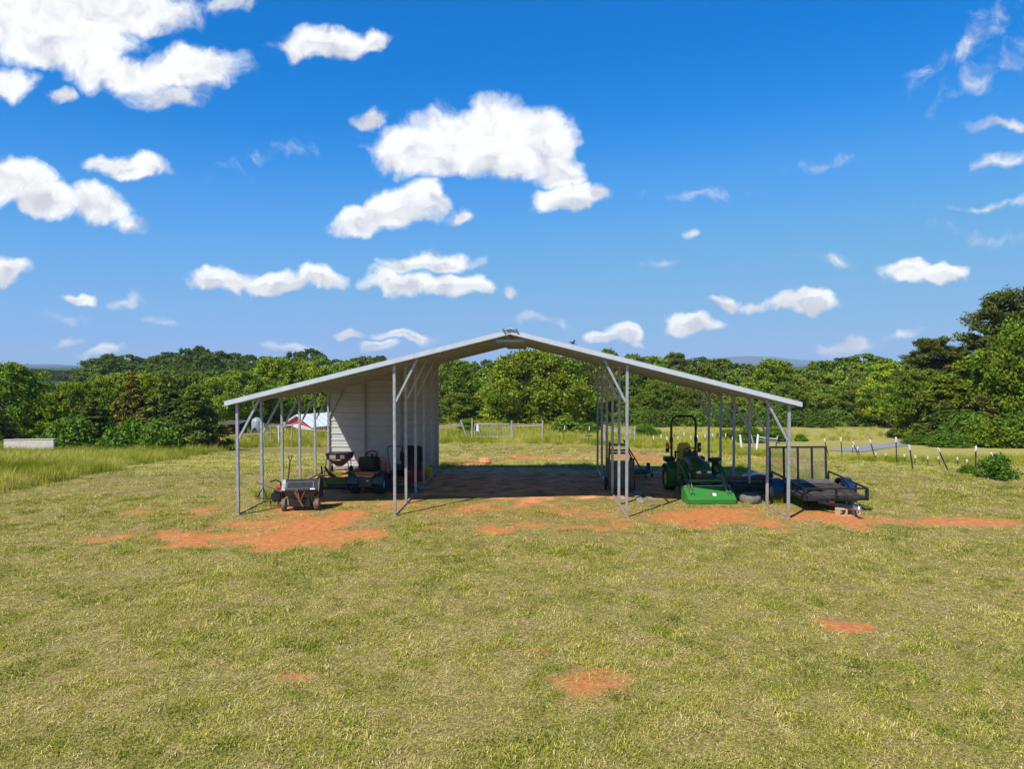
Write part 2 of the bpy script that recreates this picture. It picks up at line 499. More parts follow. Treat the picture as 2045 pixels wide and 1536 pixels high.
# tall, unmown grass: left meadow, fence line and beyond
_edge = [onT(*p) for p in ((-250, 1035), (0, 981), (120, 958), (230, 940), (330, 921), (420, 906), (480, 896))]
_ex = np.array([p.x for p in _edge] + [-8.0, -3.0, 3.0]); _ey = np.array([p.y for p in _edge])
_ey = np.concatenate([_ey, [_ey[-1] + 3.5, _ey[-1] + 7, _ey[-1] + 12]])
ROAD_PX = [(1688, 902), (1705, 899), (1740, 894), (1800, 887), (1840, 879), (1880, 872), (1925, 866)]
ROAD = [onT(*p) for p in ROAD_PX]
def road_dist(x, y):
    d = np.full(np.shape(x), 1e9)
    for a, b in zip(ROAD[:-1], ROAD[1:]):
        ab = np.array([b.x - a.x, b.y - a.y]); L2 = (ab ** 2).sum()
        t = np.clip(((x - a.x) * ab[0] + (y - a.y) * ab[1]) / L2, 0, 1)
        d = np.minimum(d, np.hypot(x - a.x - t * ab[0], y - a.y - t * ab[1]))
    return d
def tall_mask(x, y):
    w = (vnoise(x, y, 1.6, 41) - .5) * 1.0
    m1 = sstep(.3, -.3, x + w - np.interp(y, _ey, _ex, left=-30)) * (y > -8)
    f = np.interp(x, [-7, -3, 4, 9, 13, 16, 22, 30], [33, 33, 31, 26.5, 17.5, 13, 9.5, 6.5])
    m2 = sstep(-.4, .6, y + w - f) * (x >= -7)
    return np.clip(np.maximum(m1, m2), 0, 1)
# ------------------------------------------------------------------ ground sheet
def axis_coords(lo, hi, fine, out_lo, out_hi, grow=1.13):
    c = list(np.arange(lo, hi + 1e-6, fine))
    st = fine; x = hi
    while x < out_hi:
        st *= grow; x += st; c.append(x)
    st = fine; x = lo
    while x > out_lo:
        st *= grow; x -= st; c.insert(0, x)
    return np.array(c)
gx = axis_coords(-17, 20, 0.15, -6500, 6500, 1.09)
gy = axis_coords(-13, 14, 0.15, -800, 8600, 1.045)
XX, YY = np.meshgrid(gx, gy)
ZZ = T(XX, YY)
bumpy = (vnoise(XX, YY, 1.4, 7) - .5) * .05 + (vnoise(XX, YY, .45, 8) - .5) * .025
pad = sstep(-8.5, -7, XX) * sstep(9.5, 8, XX) * sstep(-1.5, 0, YY) * sstep(10, 8.5, YY)
fine_ = sstep(-22, -16, XX) * sstep(25, 19, XX) * sstep(22, 13, YY)
ZZ = ZZ + (bumpy - 0.015) * (1 - pad) * fine_
def build_ground():
    ny, nx = XX.shape
    vs = np.stack([XX.ravel(), YY.ravel(), ZZ.ravel()], 1)
    i = np.arange(ny - 1)[:, None] * nx + np.arange(nx - 1)[None, :]
    fs = np.stack([i, i + 1, i + 1 + nx, i + nx], -1).reshape(-1, 4)
    me = bpy.data.meshes.new('ground')
    me.vertices.add(len(vs)); me.vertices.foreach_set('co', vs.ravel())
    me.loops.add(fs.size); me.loops.foreach_set('vertex_index', fs.ravel().astype(np.int32))
    me.polygons.add(len(fs)); me.polygons.foreach_set('loop_start', np.arange(0, fs.size, 4, dtype=np.int32))
    me.update(calc_edges=True)
    me.polygons.foreach_set('use_smooth', [True] * len(fs))
    for nm, arr in (('dirt', dirt_mask(XX, YY)), ('shade_lift', shade_lift_mask(XX, YY)), ('tall', tall_mask(XX, YY)), ('wood', sstep(88, 104, YY + 17))):
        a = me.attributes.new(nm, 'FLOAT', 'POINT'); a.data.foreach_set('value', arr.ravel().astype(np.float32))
    o = bpy.data.objects.new('ground', me); COL.objects.link(o)
    tag(o, 'mown pasture ground with bare red clay patches', 'ground', kind='structure')
    m = bpy.data.materials.new('pasture'); m.use_nodes = True
    nt = m.node_tree; b = nt.nodes['Principled BSDF']
    b.inputs['Roughness'].default_value = 0.95; b.inputs['Specular IOR Level'].default_value = 0.15
    L = nt.links.new
    geo = nt.nodes.new('ShaderNodeNewGeometry')
    def noise(sc, det=5, ro=.6):
        n = nt.nodes.new('ShaderNodeTexNoise'); n.inputs['Scale'].default_value = sc; n.inputs['Detail'].default_value = det; n.inputs['Roughness'].default_value = ro
        L(geo.outputs['Position'], n.inputs['Vector']); return n.outputs[0]
    def ramp(fac, stops):
        r = nt.nodes.new('ShaderNodeValToRGB')
        while len(r.color_ramp.elements) < len(stops): r.color_ramp.elements.new(.5)
        for e, (p, c) in zip(r.color_ramp.elements, stops):
            e.position = p; e.color = (*c, 1)
        L(fac, r.inputs[0]); return r.outputs[0]
    def mixc(f, a, c):
        n = nt.nodes.new('ShaderNodeMix'); n.data_type = 'RGBA'
        L(f, n.inputs['Factor']); L(a, n.inputs[6]); L(c, n.inputs[7]); return n.outputs[2]
    def attr(nm):
        n = nt.nodes.new('ShaderNodeAttribute'); n.attribute_name = nm; return n.outputs['Fac']
    lawn = mixc(noise(.35), ramp(noise(28, 6, .7), [(.36, (.050, .038, .012)), (.5, (.23, .175, .052)), (.66, (.54, .41, .16))]),  # darkest stops put the shade beneath the thatch into the colour
                ramp(noise(25, 6, .7), [(.36, (.040, .042, .008)), (.52, (.19, .170, .035)), (.68, (.48, .38, .12))]))
    field = mixc(noise(.12, 4), ramp(noise(2.5, 7, .7), [(.3, (.16, .155, .025)), (.7, (.36, .31, .07))]), ramp(noise(3, 7, .7), [(.3, (.28, .235, .055)), (.7, (.52, .42, .12))]))
    clay = ramp(noise(9, 8, .75), [(.28, (.22, .080, .026)), (.44, (.43, .155, .047)), (.60, (.56, .225, .072)), (.76, (.66, .36, .16))])
    shade_lift = ramp(noise(2.2, 6, .65), [(.34, (.24, .085, .040)), (.46, (.62, .25, .105)), (.64, (.80, .38, .17))])  # floor clay with brown patches, colour brightened to offset the roof's shade
    c = mixc(attr('tall'), lawn, field)
    c = mixc(attr('dirt'), c, mixc(attr('shade_lift'), clay, shade_lift))
    c = mixc(attr('wood'), c, ramp(noise(.05, 5), [(.3, (.030, .050, .016)), (.7, (.055, .085, .025))]))
    L(c, b.inputs['Base Color'])
    bp = nt.nodes.new('ShaderNodeBump'); bp.inputs['Strength'].default_value = .6; bp.inputs['Distance'].default_value = .03
    L(noise(18, 6, .7), bp.inputs['Height']); L(bp.outputs[0], b.inputs['Normal'])
    me.materials.append(m)
    return o
ground = build_ground()

# ------------------------------------------------------------------ grass: blades in small tufts, scattered by a point cloud
def blade_material(name, stops, trans=.25):
    m = bpy.data.materials.new(name); m.use_nodes = True
    nt = m.node_tree; L = nt.links.new
    for n in list(nt.nodes): nt.nodes.remove(n)
    at = nt.nodes.new('ShaderNodeAttribute'); at.attribute_name = 'tone'
    geo = nt.nodes.new('ShaderNodeNewGeometry')
    nz = nt.nodes.new('ShaderNodeTexNoise'); nz.inputs['Scale'].default_value = .55; nz.inputs['Detail'].default_value = 5; nz.inputs['Roughness'].default_value = .65
    L(geo.outputs['Position'], nz.inputs['Vector'])
    oi = nt.nodes.new('ShaderNodeObjectInfo')
    def ma(op, a, b_, c=None):
        n = nt.nodes.new('ShaderNodeMath'); n.operation = op
        for i, x in enumerate((a, b_, c)):
            if x is None: continue
            if isinstance(x, (int, float)): n.inputs[i].default_value = x
            else: L(x, n.inputs[i])
        return n.outputs[0]
    f = ma('ADD', ma('MULTIPLY_ADD', at.outputs['Fac'], .78, -.07), ma('MULTIPLY_ADD', ma('SUBTRACT', nz.outputs[0], .5), 1.05, ma('MULTIPLY', oi.outputs['Random'], .42)))
    r = nt.nodes.new('ShaderNodeValToRGB')
    while len(r.color_ramp.elements) < len(stops): r.color_ramp.elements.new(.5)
    for e, (p, c) in zip(r.color_ramp.elements, stops):
        e.position = p; e.color = (*c, 1)
    L(f, r.inputs[0])
    df = nt.nodes.new('ShaderNodeBsdfDiffuse'); tr = nt.nodes.new('ShaderNodeBsdfTranslucent')
    L(r.outputs[0], df.inputs[0]); L(r.outputs[0], tr.inputs[0])
    mx = nt.nodes.new('ShaderNodeMixShader'); mx.inputs[0].default_value = trans
    L(df.outputs[0], mx.inputs[1]); L(tr.outputs[0], mx.inputs[2])
    out = nt.nodes.new('ShaderNodeOutputMaterial'); L(mx.outputs[0], out.inputs[0])
    return m
LAWN = blade_material('lawn_blades', [(.0, (.034, .064, .006)), (.21, (.140, .205, .013)), (.44, (.37, .370, .040)), (.66, (.60, .505, .115)), (.85, (.84, .70, .34)), (1.0, (.40, .25, .13))])
MEADOW = blade_material('meadow_blades', [(.1, (.10, .165, .010)), (.42, (.225, .27, .020)), (.74, (.40, .38, .050)), (1.0, (.58, .48, .14))])
def tuft_mesh(name, n, rad, h0, h1, w, lean, seed, material, tone0, tone1, rise=1.0):
    r = np.random.default_rng(seed)
    vs, fs, tone = [], [], []
    for i in range(n):
        a = r.random() * 2 * math.pi; d = rad * math.sqrt(r.random())
        bx, by = d * math.cos(a), d * math.sin(a)
        h = h0 + (h1 - h0) * r.random() ** 1.3
        la = r.random() * 2 * math.pi; ln = lean * h * (0.35 + r.random())
        ww = w * (.6 + .8 * r.random())
        px, py = math.cos(la + 1.57), math.sin(la + 1.57)
        k = len(vs)
        for t, wd in ((0, 1.0), (.55, .75), (1, .12)):
            o = ln * t * t
            x = bx + math.cos(la) * o; y = by + math.sin(la) * o; z = h * t * (1 - .25 * t * lean) * rise
            vs += [(x - px * ww * wd / 2, y - py * ww * wd / 2, z - .01), (x + px * ww * wd / 2, y + py * ww * wd / 2, z - .01)]
        fs += [(k, k + 1, k + 3, k + 2), (k + 2, k + 3, k + 5, k + 4)]
        tn = tone0 + (tone1 - tone0) * r.random()
        tone += [tn] * 6
    me = bpy.data.meshes.new(name); me.from_pydata(vs, [], fs)
    at = me.attributes.new('tone', 'FLOAT', 'POINT'); at.data.foreach_set('value', tone)
    me.materials.append(material)
    return bpy.data.objects.new(name, me)
def scatter(name, pts, idx, rot, scl, sources, label, cat):
    col = bpy.data.collections.new(name + '_tufts')
    for s in sources: col.objects.link(s)
    me = bpy.data.meshes.new(name)
    me.vertices.add(len(pts)); me.vertices.foreach_set('co', np.asarray(pts, np.float32).ravel())
    a = me.attributes.new('idx', 'INT', 'POINT'); a.data.foreach_set('value', np.asarray(idx, np.int32))
    a = me.attributes.new('rot', 'FLOAT_VECTOR', 'POINT'); a.data.foreach_set('vector', np.asarray(rot, np.float32).ravel())
    a = me.attributes.new('scl', 'FLOAT_VECTOR', 'POINT'); a.data.foreach_set('vector', np.asarray(scl, np.float32).ravel())
    o = bpy.data.objects.new(name, me); COL.objects.link(o)
    g = bpy.data.node_groups.new(name, 'GeometryNodeTree')
    g.interface.new_socket('Geometry', in_out='INPUT', socket_type='NodeSocketGeometry')
    g.interface.new_socket('Geometry', in_out='OUTPUT', socket_type='NodeSocketGeometry')
    N = g.nodes.new; L = g.links.new
    gi, go = N('NodeGroupInput'), N('NodeGroupOutput')
    ci = N('GeometryNodeCollectionInfo'); ci.inputs[0].default_value = col
    ci.inputs['Separate Children'].default_value = True; ci.inputs['Reset Children'].default_value = True
    ip = N('GeometryNodeInstanceOnPoints'); ip.inputs['Pick Instance'].default_value = True
    def na(nm, t):
        n = N('GeometryNodeInputNamedAttribute'); n.data_type = t; n.inputs[0].default_value = nm; return n.outputs[0]
    er = N('FunctionNodeEulerToRotation')
    L(na('rot', 'FLOAT_VECTOR'), er.inputs[0])
    L(gi.outputs[0], ip.inputs['Points']); L(ci.outputs[0], ip.inputs['Instance'])
    L(na('idx', 'INT'), ip.inputs['Instance Index']); L(er.outputs[0], ip.inputs['Rotation']); L(na('scl', 'FLOAT_VECTOR'), ip.inputs['Scale'])
    L(ip.outputs[0], go.inputs[0])
    md = o.modifiers.new('scatter', 'NODES'); md.node_group = g
    return tag(o, label, cat, kind='stuff')

def in_view(x, y, margin=3.0):
    dx = x - CAM.x; dy = y - CAM.y
    s = dx * math.sin(YAW) + dy * math.cos(YAW); l = dx * math.cos(YAW) - dy * math.sin(YAW)
    return (np.abs(l) < s * (1022.5 / F) * 1.03 + margin) & (s > 4.5)

def ground_z(x, y):
    i = np.clip(np.searchsorted(gx, x) - 1, 0, len(gx) - 2); j = np.clip(np.searchsorted(gy, y) - 1, 0, len(gy) - 2)
    fx = (x - gx[i]) / (gx[i + 1] - gx[i]); fy = (y - gy[j]) / (gy[j + 1] - gy[j])
    return (ZZ[j, i] * (1 - fx) + ZZ[j, i + 1] * fx) * (1 - fy) + (ZZ[j + 1, i] * (1 - fx) + ZZ[j + 1, i + 1] * fx) * fy

def sample_band(y0, y1, dens):
    hw = (y1 - CAM.y) * 0.75 + 4
    n = int(dens * (y1 - y0) * 2 * hw)
    x = CAM.x + (rng.random(n) * 2 - 1) * hw; y = y0 + rng.random(n) * (y1 - y0)
    k = in_view(x, y)
    return x[k], y[k]

def lawn_scatter():
    near = [tuft_mesh('tuft_a%d' % i, 46, .13, .016, .048 + .014 * (i % 3), .0070, .95, 50 + i, LAWN, t0, t1) for i, (t0, t1) in enumerate([(.05, .45), (.1, .6), (.25, .75), (.45, 1.0), (.0, .35)])]
    near += [tuft_mesh('tuft_b%d' % i, 40, .16, .010, .045, .0075, 1.9, 70 + i, LAWN, .55, 1.2, .5) for i in range(3)]   # dead thatch lying flat
    P, I, Ro, Sc = [], [], [], []
    for (y0, y1, dens, sc) in [(-12.6, -8, 215, .86), (-8, -3, 150, .98), (-3, 3, 95, 1.15), (3, 14, 42, 1.5), (14, 34, 14.0, 2.2)]:
        x, y = sample_band(y0, y1, dens)
        d = dirt_mask(x, y); tl = tall_mask(x, y)
        patch = vnoise(x, y, 1.6, 21) * .24 + vnoise(x, y, .42, 22) * .38 + vnoise(x, y, .16, 24) * .38
        inside = (np.abs(x) < 6.4) & (y > 1.5) & (y < 8.0)
        keep = (rng.random(len(x)) > d * 1.0 + .02 * (d > .5)) & (tl < .93) & ~(inside & (rng.random(len(x)) < .86))
        x, y, patch, d = x[keep], y[keep], patch[keep], d[keep]
        n = len(x)
        worn = sstep(-8, -6.5, x) * sstep(8.5, 7, x) * sstep(-1.6, -.4, y) * sstep(11, 9, y)
        dry = rng.random(n) < np.clip(.40 + (patch - .47) * 1.9 + d * .5 + worn * .34, .08, .88)
        idx = np.where(dry, 5 + rng.integers(0, 3, n), rng.integers(0, 5, n))
        s = sc * (.6 + .7 * rng.random(n)) * np.where(dry, 1.0, .55 + .95 * (1 - patch) * (.6 + .8 * vnoise(x, y, .28, 23)))
        P.append(np.stack([x, y, ground_z(x, y)], 1)); I.append(idx)
        Ro.append(np.stack([(rng.random(n) - .5) * .3, (rng.random(n) - .5) * .3, rng.random(n) * 6.28], 1))
        hs = s / sc ** .45
        Sc.append(np.stack([s, s, hs * (.62 + .45 * rng.random(n))], 1))
    scatter('lawn_grass', np.concatenate(P), np.concatenate(I), np.concatenate(Ro), np.concatenate(Sc), near, 'short mown grass and dry thatch across the pasture', 'grass')
lawn_scatter()

def meadow_scatter():
    src = [tuft_mesh('meadow_%d' % i, 46, .30, .25, .62, .012, .42, 150 + i, MEADOW, t0, t1) for i, (t0, t1) in enumerate([(.0, .5), (.15, .7), (.35, .95), (.5, 1.1)])]
    P, I, Ro, Sc = [], [], [], []
    for (y0, y1, dens, sc) in [(-6, 14, 26, .66), (14, 30, 16, .82), (30, 52, 6, 1.05), (52, 80, 1.2, 1.5)]:
        x, y = sample_band(y0, y1, dens)
        tl = tall_mask(x, y) * (1 - .75 * sstep(12, 16, x) * sstep(14, 20, y)) * np.where((y > 42) & (x > 4), .35, 1.0)
        keep = (rng.random(len(x)) < tl) & (road_dist(x, y) > 3.2) & ~((road_dist(x, y) < 9) & (y < 38) & (x > 14))
        x, y = x[keep], y[keep]; n = len(x)
        pt = vnoise(x, y, 3.0, 31)
        s = sc * (.55 + .5 * rng.random(n) + .35 * pt) * np.where(x > -3, .72, 1.0)
        P.append(np.stack([x, y, ground_z(x, y)], 1)); I.append(np.clip((pt * 4 + rng.normal(0, .9, n)).astype(int), 0, 3))
        Ro.append(np.stack([(rng.random(n) - .5) * .25, (rng.random(n) - .5) * .25, rng.random(n) * 6.28], 1)); Sc.append(np.stack([s, s, s * (.8 + .4 * rng.random(n))], 1))
    # weeds round the trailer, the posts and the back of the carport: pixel boxes
    for (u0, v0, u1, v1, n, s) in [(1590, 985, 1670, 1010, 26, .62), (1530, 990, 1600, 1012, 14, .42), (1480, 1000, 1530, 1012, 8, .3), (520, 990, 560, 1015, 16, .5), (880, 915, 925, 935, 22, .38),
                                   (1090, 912, 1180, 926, 26, .32), (1660, 985, 1740, 1000, 16, .4), (655, 940, 720, 952, 22, .5), (600, 945, 650, 955, 12, .35), (1300, 930, 1420, 940, 20, .3),
                                   (1420, 918, 1540, 935, 26, .38), (1610, 955, 1650, 975, 16, .75)]:
        for _ in range(n):
            p = at_z(u0 + rng.random() * (u1 - u0), v0 + rng.random() * (v1 - v0))
            k = s * (.7 + .6 * rng.random())
            P.append(np.array([[p.x, p.y, float(T(p.x, p.y))]])); I.append(np.array([rng.integers(0, 3)])); Ro.append(np.array([[0, 0, rng.random() * 6.28]])); Sc.append(np.array([[k, k, k]]))
    scatter('meadow_grass', np.concatenate(P), np.concatenate(I), np.concatenate(Ro), np.concatenate(Sc), src, 'tall unmown grass of the meadow and fence line', 'grass')
meadow_scatter()
# ------------------------------------------------------------------ the open metal carport
BAY, NB = 1.5325, 5
XC, XE = 2.743, 6.51
EAVE, PEAK, SL = 6.745, 4.40, 0.25
LEN = BAY * NB
def rz_(x):
    return PEAK - SL * abs(x)
carport = thing('metal_carport', 'long open metal carport with gabled white roof on galvanised posts', 'carport')
PW = 0.066
for row, x in enumerate((-XE, -XC, XC, XE)):
    top = rz_(x) - 0.10
    pm = MB().box((0, 0, top / 2), (PW, PW, top)).mesh('post', POSTM, bevel=.006)
    sgn = 1 if x < 0 else -1
    z0 = 1.84 if abs(x) > 4 else 2.73
    dx = 0.52
    bm_ = MB().bar((sgn * (PW / 2), 0, z0), (sgn * (PW / 2 + dx), 0, min(z0 + 1.02, rz_(x + sgn * dx) - .09)), 0.052, 0.05, (0, 1, 0)).mesh('brace', GALV, bevel=.004)
    foot = MB().box((0, 0, .012), (.12, .11, .012)).mesh('foot_plate', GALV)
    for i in range(NB + 1):
        p = inst(pm, 'post', carport, (x, i * BAY, 0))
        inst(bm_, 'brace', carport, (x, i * BAY + .004, 0))
        inst(foot, 'foot_plate', p)
    for i in range(NB):
        MB().bar((x, i * BAY + PW / 2, .022), (x, (i + 1) * BAY - PW / 2, .022), .05, .05).build('base_rail', mat('clay_stained_steel', (.40, .33, .27), .6, .2, .2, 9) if i < 1 else GALV, carport, bevel=.004)
for i in range(NB + 1):
    y = i * BAY
    for s in (-1, 1):
        MB().bar((s * .02, y, rz_(0) - .085), (s * (EAVE - .18), y, rz_(EAVE - .18) - .085), .055, .055, (0, 1, 0)).build('rafter', GALV, carport, bevel=.004)
    MB().box((0, y - .03, PEAK - .235), (.66, .03, .055)).build('collar_tie', GALV, carport)
# roof sheets: ribbed panels running the length of the building
def ribbed(length, n, pitch, h):
    """profile (t, height) of a ribbed sheet: n ribs with fine minor ribs between"""
    pr = []
    for k in range(n):
        o = k * pitch
        pr += [(o, 0), (o + pitch * .10, 0), (o + pitch * .16, h), (o + pitch * .30, h), (o + pitch * .36, 0),
               (o + pitch * .60, 0), (o + pitch * .63, h * .28), (o + pitch * .68, h * .28), (o + pitch * .71, 0)]
    pr.append((n * pitch, 0))
    return pr
TH = math.atan(SL)
CT, ST = math.cos(TH), math.sin(TH)
NP = 8
PWID = EAVE / CT / NP
for s in (-1, 1):
    for k in range(NP):
        pr = ribbed(0, 4, PWID / 4, .021)
        t0 = k * PWID
        mb = MB()
        y0, y1 = -.15, LEN + .15
        up, dn = [], []
        for (t, h) in pr:
            tt = t0 + t + (.012 if t > PWID - .01 else 0)
            lift = .004 * (k % 2)
            for lst, hh in ((up, h + .003), (dn, h)):
                hq = hh + lift - .02
                lst.append((s * (tt * CT + hq * ST), PEAK - tt * ST + hq * CT))
        poly = up + dn[::-1]
        n = len(up)
        vs = [(p[0], y0, p[1]) for p in up] + [(p[0], y1, p[1]) for p in up] + [(p[0], y0, p[1]) for p in dn] + [(p[0], y1, p[1]) for p in dn]
        fs = []
        for i in range(n - 1):
            fs += [(i, i + 1, n + i + 1, n + i), (2 * n + i, 3 * n + i, 3 * n + i + 1, 2 * n + i + 1), (i, 2 * n + i, 2 * n + i + 1, i + 1), (n + i, n + i + 1, 3 * n + i + 1, 3 * n + i)]
        fs += [(0, n, 3 * n, 2 * n), (n - 1, 2 * n - 1 + 0, 4 * n - 1, 3 * n - 1)]
        mb.add(vs, fs).build('roof_panel', ROOFM, carport, sharp=25)
# gable trim front and back, ridge cap, eave drip
for y, d in ((-.17, -1), (LEN + .17, 1)):
    for s in (-1, 1):
        n_seg = 3 if y < 0 else 1
        for q in range(n_seg):
            a, b = .0 + EAVE / n_seg * q, EAVE / n_seg * (q + 1)
            g = .004 * q * d
            mb = MB()
            poly = [(s * a, rz_(a) + .022), (s * b, rz_(b) + .022), (s * b, rz_(b) - .085), (s * a, rz_(a) - .085)]
            mb.prism(poly, y + g, y + g + .006 * d, 'y')
            mb.prism([(s * a, rz_(a) + .024), (s * b, rz_(b) + .024), (s * b, rz_(b) + .030), (s * a, rz_(a) + .030)], y + g, y + g - .16 * d, 'y')
            mb.build('gable_trim', TRIM, carport)
for s in (-1, 1):
    MB().prism([(s * 0, PEAK + .038), (s * .19, PEAK + .038 - .19 * SL), (s * .19, PEAK + .030 - .19 * SL), (0, PEAK + .028)], -.19, LEN + .19, 'y').build('ridge_cap', TRIM, carport)
    MB().bar((s * (EAVE + .01), -.15, rz_(EAVE) - .03), (s * (EAVE + .01), LEN + .15, rz_(EAVE) - .03), .012, .05).build('eave_trim', TRIM, carport)
    MB().box((s * .15, -.23, PEAK + .02), (.05, .04, .022), (0, s * .3, 0)).build('foam_closure', BLACK, carport)
MB().prism([(-.10, PEAK + .035), (.01, PEAK + .062), (.11, PEAK + .038), (.11, PEAK + .026), (.0, PEAK + .045), (-.10, PEAK + .018)], -.24, -.18, 'y').build('ridge_end_flap', TRIM, carport)
# closed wall at the back of one lean-to: horizontal siding courses on studs
YW = LEN + PW / 2 + .03
course = .2265
x_in = -XC + PW / 2
def wall_left(z):
    zz = z + .11
    return max(-XE + .03, -(PEAK - zz) / SL) if zz > rz_(XE) else -XE + .03
k = 0; z = .06
while z < rz_(XC) - .12:
    z1 = min(z + course, rz_(XC) - .115)
    hh = z1 - z
    pr = [(0, 0), (.02, 0), (.034, .017), (.066, .017), (.08, 0), (.135, 0), (.142, .006), (.155, .006), (.162, 0), (.2265, 0)]
    pr = [(t, h) for t, h in pr if t <= hh + 1e-6]
    if pr[-1][0] < hh: pr.append((hh, 0))
    vs, fs = [], []
    for (t, h) in pr:
        zz = z + t; xl = wall_left(zz)
        yy = YW - h - .006 * (k % 2)
        vs += [(xl, yy, zz), (x_in, yy, zz), (xl, yy + .003, zz), (x_in, yy + .003, zz)]
    m_ = len(pr)
    for i in range(m_ - 1):
        a = 4 * i
        fs += [(a, a + 1, a + 5, a + 4), (a + 2, a + 6, a + 7, a + 3), (a, a + 4, a + 6, a + 2), (a + 1, a + 3, a + 7, a + 5)]
    MB().add(vs, fs).build('siding_panel', SIDING, carport, sharp=20)
    z = z1; k += 1
for q in (1, 2):
    x = -XE + (XE - XC) * q / 3
    MB().bar((x, YW - .055, .06), (x, YW - .055, rz_(x) - .13), .05, .05).build('wall_stud', GALV, carport)
MB().bar((-XE + .04, YW - .05, .05), (-XC - .04, YW - .05, .05), .05, .055).build('wall_sill', GALV, carport)
MB().bar((-XC + .006, YW + .012, .02), (-XC + .006, YW + .012, rz_(XC) - .12), .075, .035).build('corner_trim', TRIM, carport)

# ------------------------------------------------------------------ wheels
def tyre_mesh(name, rad, width, rim_r, lugs=0, m=RUBBER):
    mb = MB()
    w = width / 2
    sh = rad * .93
    prof = [(rim_r, -w * .75), (rim_r * 1.12, -w * .95), (sh * .85, -w), (sh, -w * .86), (rad * .985, -w * .55), (rad * .99, 0), (rad * .985, w * .55), (sh, w * .86), (sh * .85, w), (rim_r * 1.12, w * .95), (rim_r, w * .75), (rim_r * .97, 0)]
    mb.lathe(prof, axis='x', n=32, closed=True)
    for i in range(lugs):
        a = 2 * math.pi * i / lugs
        for s in (-1, 1):
            aa = a + (math.pi / lugs if s > 0 else 0)
            c = Vector((s * w * .45, math.cos(aa) * rad * .985, math.sin(aa) * rad * .985))
            M = Matrix.Rotation(aa, 3, 'X') @ Matrix.Rotation(s * .6, 3, 'Y')
            hx, hy, hz = w * .55, rad * .045, rad * .032
            vs = [c + Matrix.Rotation(aa, 3, 'X') @ (Matrix.Rotation(-s * .55, 3, 'Y') @ Vector((x, 0, zz_)) + Vector((0, y, 0))) for zz_ in (-hz, hz) for y in (-hy, hy) for x in (-hx, hx)]
            mb.add(vs, [(0, 2, 3, 1), (4, 5, 7, 6), (0, 1, 5, 4), (2, 6, 7, 3), (0, 4, 6, 2), (1, 3, 7, 5)])
    return mb.mesh(name, m, 40)
def rim_mesh(name, r, width, m):
    w = width / 2
    mb = MB()
    for s in (-1, 1):
        mb.lathe([(r * 1.0, s * w * .60), (r * 1.02, s * w * .76), (r * .90, s * w * .72), (r * .80, s * w * .35), (r * .45, s * w * .30), (r * .38, s * w * .48), (r * .16, s * w * .50), (0.0001, s * w * .52)], axis='x', n=24)
    for i in range(5):
        a = 2 * math.pi * i / 5
        for s in (-1, 1):
            mb.box((s * w * .5, math.cos(a) * r * .3, math.sin(a) * r * .3), (.02, .022, .022))
    return mb.mesh(name, m, 30)
def wheel(parent, loc, tyre, rim, rz=0):
    t = inst(tyre, 'wheel', parent, loc, (0, 0, rz))
    inst(rim, 'rim', t)
    return t

# ------------------------------------------------------------------ tractor with front loader
bk = at_z(1423, 1008); rr_ = Vector((4.93, 3.95, 0))
dv = (bk - rr_); dv.z = 0
tractor = thing('compact_tractor', 'green compact tractor with yellow seat and front loader bucket on the ground', 'tractor', rr_, math.atan2(-dv.x, dv.y))
LIP = dv.length
rt = tyre_mesh('rear_tyre', .335, .27, .19, 16); rrim = rim_mesh('rear_rim', .19, .27, YELLOW)
ft = tyre_mesh('front_tyre', .235, .20, .125, 12); frim = rim_mesh('front_rim', .125, .20, YELLOW)
for s in (-1, 1):
    wheel(tractor, (s * .46, 0, .335), rt, rrim)
    wheel(tractor, (s * .44, 1.40, .235), ft, frim)
MB().tube([(-.36, 0, .335), (.36, 0, .335)], .06, 12).box((0, .02, .42), (.34, .50, .34)).build('rear_axle', GREEN, tractor, bevel=.015)
MB().box((0, .85, .42), (.30, 1.35, .20)).box((0, 1.40, .27), (.70, .11, .10)).box((0, 1.62, .45), (.34, .30, .16)).build('chassis', BLACK, tractor, bevel=.01)
MB().box((0, .55, .44), (.86, .46, .035)).box((0, .55, .415), (.80, .40, .03)).build('foot_platform', BLACK, tractor, bevel=.008)
# hood: lofted
secs = []
for (y, w, zt, zb, r) in ((.58, .24, 1.06, .62, .05), (.75, .25, 1.075, .60, .06), (1.0, .255, 1.05, .58, .07), (1.25, .25, 1.0, .56, .08), (1.45, .24, .93, .56, .09), (1.58, .225, .85, .58, .08), (1.63, .21, .79, .62, .05)):
    secs.append([(-w, y, zb), (-w * 1.0, y, zt - r * 2.2), (-w * .9, y, zt - r), (-w * .6, y, zt - r * .25), (0, y, zt), (w * .6, y, zt - r * .25), (w * .9, y, zt - r), (w, y, zt - r * 2.2), (w, y, zb)])
hood = MB().loft(secs).build('hood', GREEN, tractor, sharp=40)
for s in (-1, 1):
    MB().box((s * .246, 1.15, .80), (.012, .62, .02), (0, 0, 0)).build('hood_stripe', YELLOW, hood)
    MB().prism([(s * .08, .705), (s * .205, .705), (s * .205, .755), (s * .09, .775)], 1.60, 1.648, 'y').build('headlight', LENS, hood, bevel=.006)
MB().box((0, 1.625, .735), (.15, .04, .06)).build('badge_panel', BLACK, hood)
MB().box((0, 1.61, .60), (.36, .05, .17)).build('grille', BLACK, tractor, bevel=.01)
for zz in (.66, .60, .54):
    MB().bar((-.19, 1.645, zz), (.19, 1.645, zz), .012, .012).build('grille_slat', PLAST, tractor)
gd = MB()
for zz in (.675, .475):
    gd.tube([(-.27, 1.58, zz), (-.20, 1.70, zz - .015), (0, 1.73, zz - .02), (.20, 1.70, zz - .015), (.27, 1.58, zz)], .016, 8)
